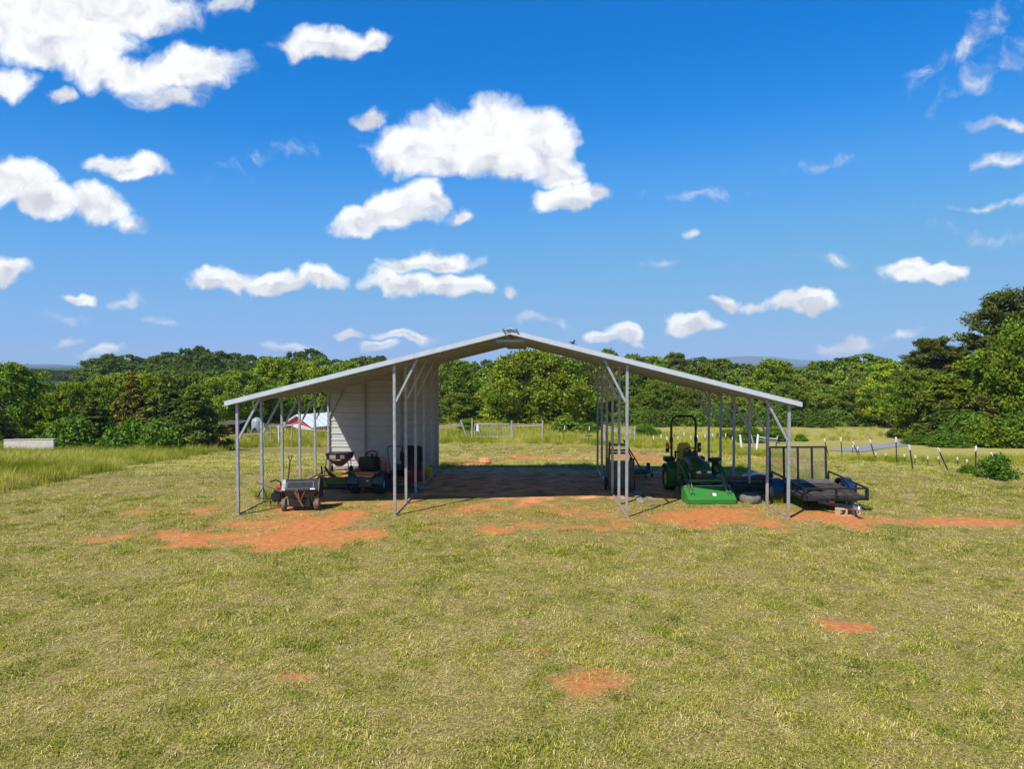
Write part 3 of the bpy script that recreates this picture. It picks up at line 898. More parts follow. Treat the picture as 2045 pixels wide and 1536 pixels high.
for s in (-1, 1):
    gd.tube([(s * .22, 1.69, .66), (s * .22, 1.69, .46)], .014, 8)
gd.build('brush_guard', GREEN, tractor)
MB().prism([(.50, .60), (.62, .60), (.56, 1.13), (.44, 1.13)], -.2, .2, 'x').build('dashboard', BLACK, tractor, bevel=.02)
sw = MB()
ring = [(math.cos(2 * math.pi * i / 20) * .165, math.sin(2 * math.pi * i / 20) * .165) for i in range(21)]
Ms = Matrix.Rotation(.55, 3, 'X')
sw.tube([Vector((0, .42, 1.19)) + Ms @ Vector((a, b, 0)) for a, b in ring], .016, 8)
for k in range(3):
    a = 2 * math.pi * k / 3 + .5
    sw.tube([Vector((0, .42, 1.19)), Vector((0, .42, 1.19)) + Ms @ Vector((math.cos(a) * .16, math.sin(a) * .16, 0))], .011, 6)
sw.tube([(0, .42, 1.19), (0, .54, .98)], .025, 8)
sw.build('steering_wheel', BLACK, tractor)
sb = []
for (z, w, y, d) in ((.80, .19, .00, .10), (.86, .215, -.03, .10), (1.0, .215, -.07, .09), (1.15, .205, -.10, .08), (1.28, .18, -.12, .07), (1.335, .12, -.125, .05)):
    sb.append([(-w, y, z), (-w * .9, y + d * .5, z), (0, y + d * .35, z), (w * .9, y + d * .5, z), (w, y, z), (w * .8, y - d * .5, z), (-w * .8, y - d * .5, z)])
seat = MB().loft(sb).build('seat_back', YELLOW, tractor, sharp=50)
MB().box((0, .16, .80), (.42, .38, .11)).build('seat_cushion', YELLOW, tractor, bevel=.04)
MB().box((0, .1, .68), (.36, .40, .14)).build('seat_base', BLACK, tractor, bevel=.02)
for s in (-1, 1):
    MB().box((s * .275, -.02, 1.0), (.055, .06, .24), (.25, 0, 0)).box((s * .275, .12, 1.10), (.055, .30, .05), (.1, 0, 0)).build('armrest', BLACK, tractor, bevel=.015)
    # fender: arched sheet over the rear wheel
    arc = []
    for i in range(9):
        a = R(-25 + i * 21)
        arc.append((math.cos(a) * .43, .335 + math.sin(a) * .43))
    arc += [(p[0] * .93, .335 + (p[1] - .335) * .93) for p in arc[::-1]]
    fd = MB().prism([(p[0], p[1]) for p in arc], s * .29, s * .60, 'x')
    fd.prism([(.40, .16), (.30, .50), (.12, .70), (-.12, .74), (-.3, .60), (-.2, .45), (.2, .45)], s * .27, s * .295, 'x')
    fd.prism([(.10, .76), (.34, .60), (.44, .34), (.52, .34), (.44, .68), (.2, .84)], s * .30, s * .585, 'x')
    fd.build('fender', GREEN, tractor, sharp=40)
    MB().box((s * .44, -.10, .87), (.30, .26, .15)).build('fender_console', BLACK, tractor, bevel=.025)
    MB().lathe([(.001, .0), (.032, .004), (.032, .02), (.001, .03)], (s * .43, .20, .80), 'y', 16).build('gauge_cap', CHROME, tractor)
ro = [(-.345, -.14, .60), (-.355, -.14, 1.0), (-.365, -.15, 1.85), (-.345, -.15, 1.98), (-.29, -.15, 2.07), (-.21, -.15, 2.11), (0, -.15, 2.115), (.21, -.15, 2.11), (.29, -.15, 2.07), (.345, -.15, 1.98), (.365, -.15, 1.85), (.355, -.14, 1.0), (.345, -.14, .60)]
rops = MB().tube(ro, .034, 10).build('roll_bar', BLACK, tractor, sharp=60)
for s in (-1, 1):
    MB().box((s * .362, -.15, 1.42), (.085, .09, .16)).build('roll_bar_hinge', BLACK, rops, bevel=.01)
    MB().box((s * .47, -.16, 1.27), (.11, .06, .13)).build('warning_light', AMBER if s > 0 else BLACK, tractor, bevel=.012)
    MB().box((s * .47, -.16, 1.12), (.10, .07, .13)).bar((s * .36, -.15, 1.2), (s * .47, -.15, 1.2), .03, .03).build('lamp_bracket', BLACK, tractor, bevel=.01)
# loader
for s in (-1, 1):
    x = s * .49
    MB().prism([(.90, .38), (1.16, .38), (1.12, .72), (1.06, 1.02), (.92, 1.02), (.94, .70)], x - .035, x + .035, 'x').build('loader_tower', GREEN, tractor, bevel=.008)
    MB().box((s * .37, 1.02, .42), (.26, .20, .12)).build('loader_mount', GREEN, tractor, bevel=.01)
    xb = s * .515
    MB().prism([(.88, .94), (.98, 1.035), (1.55, .86), (1.98, .42), (2.02, .26), (1.90, .26), (1.84, .40), (1.45, .76), (.93, .92)], xb - .03, xb + .03, 'x').build('loader_arm', GREEN, tractor, bevel=.01)
    MB().tube([(s * .50, 1.08, .60), (s * .505, 1.42, .70)], .030, 10).build('lift_cylinder', BLACK, tractor)
    MB().tube([(s * .44, 1.40, .93), (s * .44, 1.76, .72)], .028, 10).build('tilt_cylinder', GREEN, tractor)
    MB().tube([(s * .44, 1.74, .73), (s * .44, LIP - .18, .27)], .0145, 10).tube([(s * .47, 1.66, .60), (s * .47, LIP - .22, .26)], .010, 8).build('cylinder_rod', CHROME, tractor)
MB().tube([(-.50, 1.72, .52), (.50, 1.72, .52)], .05, 12).build('loader_cross_tube', GREEN2, tractor)
MB().tube([(-.28, 1.30, 1.00), (-.52, 1.30, 1.0)], .05, 8).box((-.50, 1.05, 1.0), (.34, .10, .10)).build('loader_valve', BLACK, tractor, bevel=.01)
BW = .62
prof = [(LIP, 0.012), (LIP + .012, .125), (LIP - .42, .405), (LIP - .55, .36), (LIP - .56, .33), (LIP - .42, .385), (LIP - .006, .112), (LIP - .02, .012)]
bucket = MB().prism(prof, -BW, BW, 'x').build('bucket', GREEN2, tractor, bevel=.004)
for s in (-1, 1):
    MB().prism([(LIP - .02, .012), (LIP - .005, .12), (LIP - .42, .395), (LIP - .55, .35), (LIP - .60, .12), (LIP - .55, .015)], s * BW, s * (BW + .02), 'x').build('bucket_side', GREEN2, bucket, bevel=.003)
    for q in (-.04, .04):
        MB().prism([(LIP - .36, .36), (LIP - .10, .19), (LIP - .10, .26), (LIP - .20, .36), (LIP - .33, .42)], s * .49 + q - .008, s * .49 + q + .008, 'x').build('bucket_bracket', GREEN2, bucket)
    MB().tube([(s * .49 - .07, LIP - .17, .29), (s * .49 + .07, LIP - .17, .29)], .02, 8).build('pivot_pin', CHROME, bucket)
MB().bar((-BW, LIP - .415, .418), (BW, LIP - .415, .418), .035, .012).build('bucket_edge', RIMW, bucket)
def on_sheet(x0, x1, t0, t1, m, nm, lift):
    a = Vector((0, LIP + .012, .125)); b = Vector((0, LIP - .42, .405)); n = Vector((0, .28, .43)).normalized()
    P = lambda x, t: Vector((x, 0, 0)) + a.lerp(b, t) + n * lift
    MB().add([P(x0, t0), P(x1, t0), P(x1, t1), P(x0, t1)] + [P(x0, t0) - n * lift, P(x1, t0) - n * lift, P(x1, t1) - n * lift, P(x0, t1) - n * lift], [(0, 1, 2, 3), (0, 4, 5, 1), (1, 5, 6, 2), (2, 6, 7, 3), (3, 7, 4, 0)]).build(nm, m, bucket)
for s in (-1, 1):      # hydraulic hoses
    MB().tube([(s * .40, 1.0, .92), (s * .46, 1.2, 1.02), (s * .43, 1.45, .95), (s * .42, 1.62, .82)], .011, 6).tube([(s * .38, .95, .6), (s * .42, 1.15, .72), (s * .47, 1.35, .64)], .011, 6).build('hydraulic_hose', BLACK, tractor)
    MB().box((s * .23, 1.655, .49), (.05, .03, .12)).build('guard_stay', GREEN, tractor)
on_sheet(-.145, -.055, .28, .46, WHITEP, 'warning_label', .004)
on_sheet(-.055, .03, .28, .46, RUST, 'warning_label', .004)

# ------------------------------------------------------------------ riding mower, seen from behind
mo = at_z(733, 987)
mower = thing('riding_mower', 'orange and black riding lawn mower parked facing the siding wall', 'lawn mower', (mo.x, mo.y + .12, 0), -.03)
mt = tyre_mesh('mower_tyre', .265, .24, .13, 14); mrim = rim_mesh('mower_rim', .13, .24, RIMW)
mf = tyre_mesh('mower_front_tyre', .19, .15, .10, 0); mfr = rim_mesh('mower_front_rim', .10, .15, RIMW)
for s in (-1, 1):
    wheel(mower, (s * .355, 0, .265), mt, mrim)
    wheel(mower, (s * .34, 1.25, .19), mf, mfr)
    arc = [(math.cos(R(a)) * .33, .30 + math.sin(R(a)) * .33) for a in range(0, 181, 22)]
    arc += [(p[0] * .92, .30 + (p[1] - .30) * .92) for p in arc[::-1]]
    MB().prism(arc, s * .20, s * .50, 'x').build('mower_fender', PLAST, mower, sharp=40)
MB().prism([(-.30, .575), (.30, .575), (.42, .64), (.42, .66), (-.42, .66), (-.42, .64)], -.33, -.20, 'y').box((0, -.02, .60), (.52, .60, .06)).build('rear_deck', PLAST, mower, bevel=.015)
MB().box((0, -.345, .612), (.54, .03, .085)).build('rear_bumper', ORANGE, mower, bevel=.01)
MB().prism([(-.25, .56), (.25, .56), (.20, .51), (.08, .50), (-.1, .53), (-.2, .51)], -.34, -.31, 'y').build('rear_lip', WOODT, mower)
MB().box((0, -.27, .38), (.36, .10, .30)).box((0, 0, .30), (.40, .40, .20)).box((0, -.34, .25), (.40, .06, .03)).build('transmission_cover', PLAST, mower, bevel=.012)
MB().box((.07, -.325, .40), (.055, .008, .035)).build('label', WHITEP, mower)
MB().box((0, .75, .33), (.40, 1.3, .12)).build('mower_frame', BLACK, mower, bevel=.01)
st = []
for (z, w, y) in ((.69, .20, -.11), (.74, .215, -.16), (.88, .215, -.20), (1.0, .20, -.23), (1.05, .16, -.235)):
    st.append([(-w, y, z), (-w * .85, y - .055, z), (w * .85, y - .055, z), (w, y, z), (w * .8, y + .07, z), (-w * .8, y + .07, z)])
MB().loft(st).build('seat_back', CANVAS, mower, sharp=60)
MB().box((0, .03, .715), (.42, .36, .10)).build('seat_cushion', CANVAS, mower, bevel=.03)
MB().prism([(.45, .50), (.62, .50), (.58, .92), (.46, .98)], -.20, .20, 'x').build('steering_console', BLACK, mower, bevel=.02)
mw = MB()
mw.tube([Vector((0, .42, 1.04)) + Matrix.Rotation(.5, 3, 'X') @ Vector((math.cos(2 * math.pi * i / 18) * .17, math.sin(2 * math.pi * i / 18) * .17, 0)) for i in range(19)], .018, 8).tube([(0, .42, 1.04), (0, .52, .9)], .03, 8)
mw.bar((-.16, .42, 1.04), (.16, .42, 1.04), .04, .02)
mw.build('steering_wheel', BLACK, mower)
hs = []
for (y, w, zt, zb) in ((.55, .26, .97, .45), (.8, .27, .955, .42), (1.1, .26, .90, .42), (1.35, .24, .82, .44), (1.48, .20, .72, .46)):
    hs.append([(-w, y, zb), (-w, y, zt - .13), (-w * .75, y, zt - .02), (0, y, zt), (w * .75, y, zt - .02), (w, y, zt - .13), (w, y, zb)])
MB().loft(hs).build('hood', ORANGE, mower, sharp=45)
MB().lathe([(.001, .13), (.30, .13), (.44, .10), (.46, .08), (.46, .24), (.30, .26), (.001, .26)][::-1], (.06, .72, 0), 'z', 20).box((.62, .72, .2), (.28, .30, .05), (0, .2, 0)).build('cutting_deck', PLAST, mower, bevel=0)

# ------------------------------------------------------------------ tow-behind dump cart in front
ca = (at_z(568, 1022) + at_z(632, 1019)) / 2
cart = thing('dump_cart', 'grey and black tipping yard cart on two small wheels by the clay patch', 'cart', (ca.x, ca.y + .02, 0), .10)
ct = tyre_mesh('cart_tyre', .155, .10, .075, 0, RUBBERD); crim = rim_mesh('cart_rim', .075, .10, RIMW)
ct2 = tyre_mesh('cart_tyre_clay', .155, .12, .075, 0, mat('clay_rubber', (.26, .13, .075), .9, 0, .3, 9)); 
wheel(cart, (-.40, 0, .155), ct, crim); wheel(cart, (.40, 0, .155), ct2, crim)
MB().tube([(-.38, 0, .155), (.38, 0, .155)], .016, 8).build('axle', CHROME, cart)
MB().box((0, .06, .20), (.50, .30, .18)).prism([(-.28, .11), (-.20, .11), (-.16, .34), (-.30, .34)], -.03, .02, 'y').prism([(.16, .11), (.30, .11), (.30, .34), (.16, .34)], -.03, .02, 'y').build('undercarriage', BLACK, cart, bevel=.01)
# tub: open hopper tipped towards the viewer
secs = [[(-.28, -.02, .30), (.30, -.02, .32), (.33, .38, .30), (-.28, .38, .28)], [(-.42, -.13, .50), (.43, -.13, .52), (.46, .50, .50), (-.42, .50, .47)]]
MB().loft(secs).build('tub_base', mat('muddy_plastic', (.085, .062, .045), .7, 0, .3, 6), cart, bevel=.01)
pn = [(-.425, -.145, .505), (.43, -.145, .53), (.41, .02, .80), (-.43, .02, .775)]
pv = [Vector(q) for q in pn]; nn = (pv[1] - pv[0]).cross(pv[3] - pv[0]).normalized()
if nn.y > 0: nn = -nn
def panel(a0, a1, b0, b1, t0, t1):
    f = lambda a, b, t: pv[0].lerp(pv[1], a).lerp(pv[3].lerp(pv[2], a), b) + nn * t
    c8 = [f(a0, b0, t0), f(a1, b0, t0), f(a1, b1, t0), f(a0, b1, t0), f(a0, b0, t1), f(a1, b0, t1), f(a1, b1, t1), f(a0, b1, t1)]
    return c8, [(0, 1, 2, 3), (4, 5, 6, 7), (0, 1, 5, 4), (1, 2, 6, 5), (2, 3, 7, 6), (3, 0, 4, 7)]
tg = MB().add(*panel(0, 1, 0, 1, -.02, .0)).build('tailgate', mat('slate_plastic', (.028, .032, .040), .75, 0, .2, 7, spec=.2), cart, bevel=.006)
for q in ((.12, .90, .70, .74), (.12, .90, .16, .20), (.12, .145, .20, .70), (.875, .90, .20, .70)):
    MB().add(*panel(*q, .0, .010)).build('embossed_edge', PLAST, tg, bevel=.003)
MB().add(*panel(.80, .93, .07, .15, .0, .006)).build('label', WHITEP, tg)
MB().add(*panel(.0, .10, .05, .97, .001, .012)).build('worn_corner', mat('scuffed_plastic', (.42, .42, .42), .6, 0, .45, 22), tg)
MB().prism([(-.13, .50), (.02, .79), (.46, .74), (.55, .50), (.36, .28), (-.02, .30)], .44, .47, 'x').build('tub_side', BLACK, cart, bevel=.006)
MB().prism([(-.13, .50), (.02, .77), (.46, .72), (.55, .47), (.36, .28), (-.02, .30)], -.45, -.425, 'x').build('tub_side', BLACK, cart, bevel=.006)
MB().bar((-.11, -.15, .50), (.09, -.16, .13), .045, .02, (0, 1, 0)).bar((.13, -.15, .50), (.02, -.16, .26), .02, .02, (0, 1, 0)).bar((-.03, -.15, .49), (.0, -.16, .27), .03, .015, (0, 1, 0)).box((-.06, -.15, .53), (.06, .05, .06)).build('draw_bar', RUST, cart)

# rotary tiller lying beside the cart
tl = at_z(548, 1014)
til = thing('rotary_tiller', 'small black rotary tiller with silver handlebar lying beside the cart', 'tiller', (tl.x, tl.y + .12, 0), .2)
e = MB().box((.02, .0, .26), (.24, .22, .20)).lathe([(.001, .36), (.08, .36), (.09, .40), (.05, .43), (.001, .43)], (.02, 0, 0), 'z', 14)
e.build('engine', BLACK, til, bevel=.02)
tn = MB()
for q in (-.16, -.06, .06, .16):
    for k in range(4):
        a = math.pi / 2 * k + q * 3
        tn.bar((q, .02, .13), (q + .02, .02 + math.cos(a) * .125, .13 + math.sin(a) * .12), .045, .012, (1, 0, 0))
tn.tube([(-.2, .02, .13), (.2, .02, .13)], .02, 8)
tn.build('tines', RUST, til)
MB().tube([(.1, -.05, .40), (-.10, -.10, .50), (-.44, -.16, .66)], .016, 8).tube([(.12, .05, .38), (-.10, .02, .47), (-.42, -.06, .62)], .014, 8).build('handlebar', CHROME, til)
MB().tube([(-.44, -.05, .26), (-.30, -.08, .52), (-.20, -.08, .22), (-.42, -.07, .24)], .018, 8).tube([(-.16, .1, .62), (-.02, .12, .66), (.10, .1, .60), (.12, .1, .42)], .02, 8).tube([(-.24, .05, .20), (.1, .03, .22)], .02, 8).build('guard_frame', BLACK, til)
MB().box((.06, .12, .47), (.16, .12, .10)).build('fuel_tank', ORANGE, til, bevel=.03)

# long tool with D grip behind the cart
sp = at_z(569, 995)
spade = thing('garden_spade', 'long handled tool with square D grip standing behind the cart', 'garden tool', (sp.x, sp.y + .25, 0))
MB().tube([(-.03, 0, .15), (.06, .02, 1.0)], .021, 8).build('shaft', mat('dark_wood', (.085, .05, .032), .7, 0, .25, 9), spade)
MB().tube([(.06, .02, 1.0), (.015, .02, 1.04), (.02, .02, 1.13), (.10, .02, 1.12), (.105, .02, 1.03), (.06, .02, 1.0)], .013, 8).bar((.09, .02, 1.12), (.16, .02, 1.09), .025, .015).build('grip', BLACK, spade)
MB().prism([(-.11, .26), (.05, .26), (.03, .06), (-.03, .0), (-.09, .06)], -.006, .006, 'y').build('blade', RUST, spade)

# green three-point implement
im = at_z(660, 983)
imp = thing('tractor_blade', 'green three point tractor implement with black mast behind the cart', 'implement', (im.x - .02, im.y + .25, 0), -.06)
MB().box((.18, 0, .27), (.62, .30, .13)).box((.20, -.12, .36), (.56, .12, .10)).build('housing', GREEN, imp, bevel=.02)
MB().prism([(-.46, .14), (-.08, .14), (-.16, .36), (-.38, .40), (-.46, .30)], -.16, .12, 'y').build('gearbox_shield', GREEN2, imp, bevel=.015)
MB().bar((-.22, 0, .68), (-.10, 0, .50), .06, .035, (0, 1, 0)).bar((-.10, 0, .51), (.10, 0, .36), .10, .035, (0, 1, 0)).bar((-.32, .02, .70), (-.30, .02, .45), .045, .03, (0, 1, 0)).build('mast', BLACK, imp, bevel=.006)
MB().bar((-.42, .02, .38), (-.28, .02, .56), .018, .018).bar((-.44, .02, .42), (.10, .02, .42), .05, .03).build('hitch_bar', GREEN2, imp)
MB().tube([(-.40, -.03, .13), (.44, -.03, .13)], .085, 10).prism([(-.18, .02), (.2, .02), (.2, .40), (-.12, .40)], .47, .50, 'x').build('rotor', BLACK, imp)

# broadcast spreader in front of the lit siding
bs = at_depth(679, 905, 23.6); 
spr = thing('broadcast_spreader', 'black tow spreader hopper on thin legs against the sunlit siding', 'spreader', (bs.x, bs.y, 0))
zt = bs.z
secs = []
for (z, w, d) in ((zt - .42, .10, .10), (zt - .30, .22, .18), (zt - .17, .36, .26), (zt - .02, .40, .28)):
    secs.append([(-w, -d, z), (w, -d, z), (w, d, z), (-w, d, z)])
hop = MB().loft(secs).build('hopper', BLACK, spr, bevel=.02)
MB().box((0, -.005, zt - .005), (.84, .60, .035)).build('rim', BLACK, hop, bevel=.012)
for (a, b, c, d, nm, mm) in ((-.26, -.06, zt - .16, zt - .03, 'label', mat('faded_label', (.42, .36, .33), .6, 0, .3, 30)), (.08, .22, zt - .15, zt - .03, 'label', WHITEP), (-.19, .10, zt - .215, zt - .185, 'label', WHITEP)):
    sl_ = -.262 - .02 * 0
    yy = -.30 if d > zt - .1 else -.262
    MB().box(((a + b) / 2, yy, (c + d) / 2), (b - a, .006, d - c), (.13 if d > zt - .1 else .55, 0, 0)).build(nm, mm, hop)
MB().bar((-.33, -.2, zt - .03), (.33, -.2, zt - .19), .001, .001).tube([(-.38, -.2, zt - .14), (-.44, -.26, .02)], .014, 6).tube([(.30, -.2, zt - .22), (.38, -.24, .02)], .014, 6).tube([(-.34, .2, zt - .14), (-.30, .3, .02)], .014, 6).tube([(.30, .2, zt - .2), (.30, .3, .02)], .014, 6).tube([(-.40, -.25, .12), (.38, -.25, .12)], .014, 6).build('frame', BLACK, spr)
swt = tyre_mesh('spreader_tyre', .15, .08, .07, 0); swr = rim_mesh('spreader_rim', .07, .08, BLACK)
for s in (-1, 1):
    wheel(spr, (s * .33, .12, .15), swt, swr)

# push mower with folding handle, bag, cans
pmx = at_depth(795, 958, 22.9)
pmw = thing('push_mower', 'push mower with thin black folding handle by the siding wall', 'lawn mower', (pmx.x, pmx.y, 0), .1)
MB().tube([(-.20, -.40, .28), (-.22, -.62, .60), (-.25, -.72, .95), (-.24, -.74, 1.08), (-.18, -.75, 1.11), (.14, -.75, 1.11), (.20, -.74, 1.07), (.20, -.70, .9), (.16, -.60, .6), (.15, -.40, .28)], .014, 8).build('handle', BLACK, pmw)
MB().lathe([(.001, .10), (.27, .10), (.28, .22), (.20, .28), (.001, .28)], (0, 0, 0), 'z', 18).build('deck', BLACK, pmw)
MB().box((0, 0, .36), (.24, .22, .18)).build('engine', PLAST, pmw, bevel=.03)
pt_ = tyre_mesh('push_tyre', .10, .05, .05); pr_ = rim_mesh('push_rim', .05, .05, RIMW)
for s in (-1, 1):
    for y in (-.25, .25):
        wheel(pmw, (s * .27, y, .10), pt_, pr_)
bgp = at_depth(824, 958, 23.4)
bag = thing('black_generator', 'dark machine under black cover behind the red fuel cans', 'machine', (bgp.x, bgp.y, 0))
sec = []
for (z, w, d) in ((.50, .36, .25), (.62, .38, .27), (.80, .36, .25), (.92, .30, .2), (.985, .18, .12)):
    sec.append([(-w, -d, z), (w, -d, z), (w * .98, d, z), (-w * .96, d, z)])
MB().loft(sec).build('cover', CANVAS, bag, sharp=60, bevel=.03)
MB().box((0, 0, .30), (.62, .46, .40)).build('body', mat('brown_dull', (.07, .05, .045), .8, 0, .3), bag, bevel=.02)
MB().box((-.2, -.27, .86), (.16, .03, .15), (0, .2, 0)).build('cloth_patch', WOODT, bag, bevel=.01)
for s in (-1, 1):
    MB().box((s * .25, 0, .05), (.05, .46, .10)).build('foot', BLACK, bag)
def fuel_can(u, v, m, w, h, label, grp=None, rz=0):
    p = at_z(u, v)
    o = thing('fuel_can', label, 'fuel can', (p.x, p.y, 0), rz, grp)
    secs = [[(-w / 2 * k, -.11 * k, z), (w / 2 * k, -.11 * k, z), (w / 2 * k, .11 * k, z), (-w / 2 * k, .11 * k, z)] for z, k in ((0, .95), (.03, 1), (h * .68, 1), (h * .86, .82), (h * .9, .5))]
    MB().loft(secs).build('body', m, o, bevel=.02)
    MB().tube([(-w * .3, 0, h * .82), (-w * .25, 0, h), (w * .15, 0, h), (w * .3, 0, h * .80)], .017, 8).build('handle', m, o)
    MB().tube([(w * .30, 0, h * .74), (w * .42, 0, h * .95), (w * .46, 0, h * 1.02)], .022, 8).build('spout', BLACK, o)
fuel_can(823, 962, REDP, .30, .42, 'red plastic fuel can nearest the push mower')
fuel_can(842, 960, REDP, .26, .36, 'red plastic fuel can beside the yellow can', rz=.4)
fuel_can(853, 955, YELP, .30, .42, 'yellow plastic fuel can by the wall end', rz=-.3)
# bags and boards at the foot of the post row
for (u, v, sx, sy, sz, rz, lab, m_) in ((812, 982, .40, .26, .16, .3, 'crumpled grey feed bag at the foot of the third inner post', PLAST), (838, 975, .34, .22, .10, -.4, 'flattened pale bag lying behind the inner posts', WOODG)):
    p = at_z(u, v); mb = MB()
    r_ = random.Random(u)
    ss = []
    for z, k in ((0, 1.0), (sz * .4, 1.06), (sz * .8, .8), (sz, .35)):
        ss.append([(math.cos(2 * math.pi * i / 12) * sx * k * (.85 + .3 * r_.random()), math.sin(2 * math.pi * i / 12) * sy * k * (.85 + .3 * r_.random()), z * (.8 + .4 * r_.random())) for i in range(12)])
    o = mb.loft(ss).build('feed_bag', m_, None, sharp=60)
    o.location = (p.x, p.y, 0); o.rotation_euler = (0, 0, rz)
    tag(o, lab, 'bag')
p = at_z(842, 968)
o = MB().box((0, 0, .02), (.22, .9, .04)).build('scrap_board', RUST, None, bevel=.004); o.location = (p.x - .25, p.y, .012); o.rotation_euler = (0, 0, .5)
tag(o, 'rusty brown board lying under the red fuel cans', 'board')

# ------------------------------------------------------------------ weathered wooden cart among the inner right posts
wc = at_z(1240, 984)
wcart = thing('wooden_cart', 'weathered grey wooden box cart with slatted back rails among the posts', 'cart', (wc.x + .02, wc.y + .32, 0), .03)
for k in range(5):
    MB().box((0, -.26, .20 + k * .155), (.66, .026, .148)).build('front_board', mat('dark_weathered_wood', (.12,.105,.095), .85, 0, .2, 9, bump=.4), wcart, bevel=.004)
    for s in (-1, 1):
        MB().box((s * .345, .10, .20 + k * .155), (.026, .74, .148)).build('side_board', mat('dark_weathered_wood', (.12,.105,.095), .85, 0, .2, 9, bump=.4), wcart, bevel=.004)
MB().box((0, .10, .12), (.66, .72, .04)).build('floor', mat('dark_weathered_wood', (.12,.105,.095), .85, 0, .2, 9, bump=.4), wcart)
for s in (-1, 1):
    MB().bar((s * .30, .42, .05), (s * .24, .47, 1.36), .05, .05).bar((s * .34, -.20, .05), (s * .34, -.20, .95), .045, .045).build('upright', BLACK, wcart)
    MB().bar((s * .36, -.22, .80), (s * .27, .44, 1.15), .03, .03).build('side_rail', BLACK, wcart)
for zz in (1.02, 1.10, 1.27):
    MB().bar((-.26, .455, zz), (.26, .455, zz), .03, .055).build('back_rail', BLACK, wcart)
MB().bar((.14, .35, 1.42), (.72, -.25, .38), .028, .028).build('draw_bar', BLACK, wcart)
wwt = tyre_mesh('cart_wheel', .18, .07, .09); wwr = rim_mesh('cart_wheel_rim', .09, .07, PLAST)
for s in (-1, 1):
    wheel(wcart, (s * .40, .15, .18), wwt, wwr)
# mower deck behind it
md = at_z(1276, 952)
mdk = thing('mower_deck', 'low dark green mower deck lying behind the wooden cart', 'implement', (md.x, md.y, 0))
MB().lathe([(.001, .12), (.36, .12), (.40, .16), (.40, .26), (.26, .30), (.001, .30)], (0, 0, 0), 'z', 20).build('deck', GREEN, mdk)
MB().box((.28, -.1, .34), (.10, .10, .24)).bar((-.3, 0, .36), (.3, 0, .32), .04, .03).build('linkage', BLACK, mdk)
for s in (-1, 1):
    MB().lathe([(.02, -.03), (.07, -.03), (.07, .03), (.02, .03)], (s * .40, -.12, .07), 'x', 14).build('gauge_wheel', BLACK, mdk)
# planks on the ground
for (u0, v0, u1, v1, w, h, m_, lab) in ((1271, 990, 1280, 1006, .16, .045, WOODG, 'grey plank with a pale sawn end lying nearest the inner right post'),
                                        (1288, 990, 1302, 1000, .15, .03, WOODG, 'grey plank lying closest to the tractor front wheel'),
                                        (1238, 992, 1246, 999, .18, .03, WOODT, 'tan board lying between the two nearest inner right posts'),
                                        (1262, 976, 1274, 986, .22, .05, WOODG, 'shaded grey board lying beneath the wooden cart'),
                                        (1296, 1011, 1306, 1009, .09, .03, WOODG, 'short scrap of grey wood on the shadow of the post')):
    a, b = at_z(u0, v0), at_z(u1, v1)
    o = MB().bar((-(b - a).length / 2 - .02, 0, h / 2), ((b - a).length / 2 + .02, 0, h / 2), w, h).build('plank', m_, None, bevel=.004)
    c = (a + b) / 2; o.location = (c.x, c.y, .004); o.rotation_euler = (0, 0, math.atan2((b - a).y, (b - a).x))
    tag(o, lab, 'plank', 'loose planks on the carport floor')

# ------------------------------------------------------------------ utility trailer with mesh ramp gate
fl, fr = at_z(1600, 980, .56), at_z(1737, 975, .56)
bl, br = at_z(1545, 958, .45), at_z(1648, 962, .45)
fc, bc = (fl + fr) / 2, (bl + br) / 2
dd = fc - bc; dd.z = 0
TL = dd.length; TW = .78
trailer = thing('utility_trailer', 'black utility trailer with upright mesh ramp gate and blue fenders', 'trailer', (bc.x, bc.y, 0), math.atan2(-dd.x, dd.y))
trailer.rotation_euler = (0, 0, math.atan2(-dd.x, dd.y))
def tz(y):           # deck height along the nose-down trailer
    return .44 - .13 * y / TL
for s in (-1, 1):
    MB().bar((s * TW, 0, tz(0)), (s * TW, TL, tz(TL)), .05, .06).build('frame_rail', BLACK, trailer, bevel=.004)
    MB().bar((s * TW, .05, tz(0) + .27), (s * TW, TL, tz(TL) + .27), .04, .04).build('top_rail', BLACK, trailer, bevel=.004)
    for y in (.06, .8, 1.5, TL - .03):
        MB().bar((s * TW, y, tz(y) + .03), (s * TW, y, tz(y) + .25), .04, .04).build('rail_post', BLACK, trailer)
    arc = [(.60 + math.cos(R(a)) * .36, .28 + math.sin(R(a)) * .34) for a in range(-10, 191, 20)]
    arc += [(.60 + (p[0] - .60) * .93, .28 + (p[1] - .28) * .93) for p in arc[::-1]]
    MB().prism(arc, s * (TW + .03), s * (TW + .29), 'x').build('fender', BLUE, trailer, sharp=40)
MB().bar((-TW, TL, tz(TL)), (TW, TL, tz(TL)), .05, .06).build('frame_rail', BLACK, trailer)
MB().bar((-TW, 0, tz(0)), (TW, 0, tz(0)), .05, .06).build('frame_rail', BLACK, trailer)
MB().bar((-TW - .02, TL + .03, tz(TL) + .27), (TW + .02, TL + .03, tz(TL) + .27), .04, .04).build('top_rail', BLACK, trailer, bevel=.004)
for x in (-TW, 0, TW):
    MB().bar((x, TL + .03, tz(TL) - .02), (x, TL + .03, tz(TL) + .25), .045, .045).build('rail_post', BLACK, trailer)
nd = 9
for k in range(nd):
    w = TW * 2 / nd
    x = -TW + w * (k + .5)
    MB().bar((x, .03, tz(0) + .035), (x, TL - .03, tz(TL) + .035), w - .012, .03).build('deck_plank', mat('grey_deck_wood', (.085,.068,.055), .95, 0, .35, 7, spec=.1, bump=.4), trailer, bevel=.003)
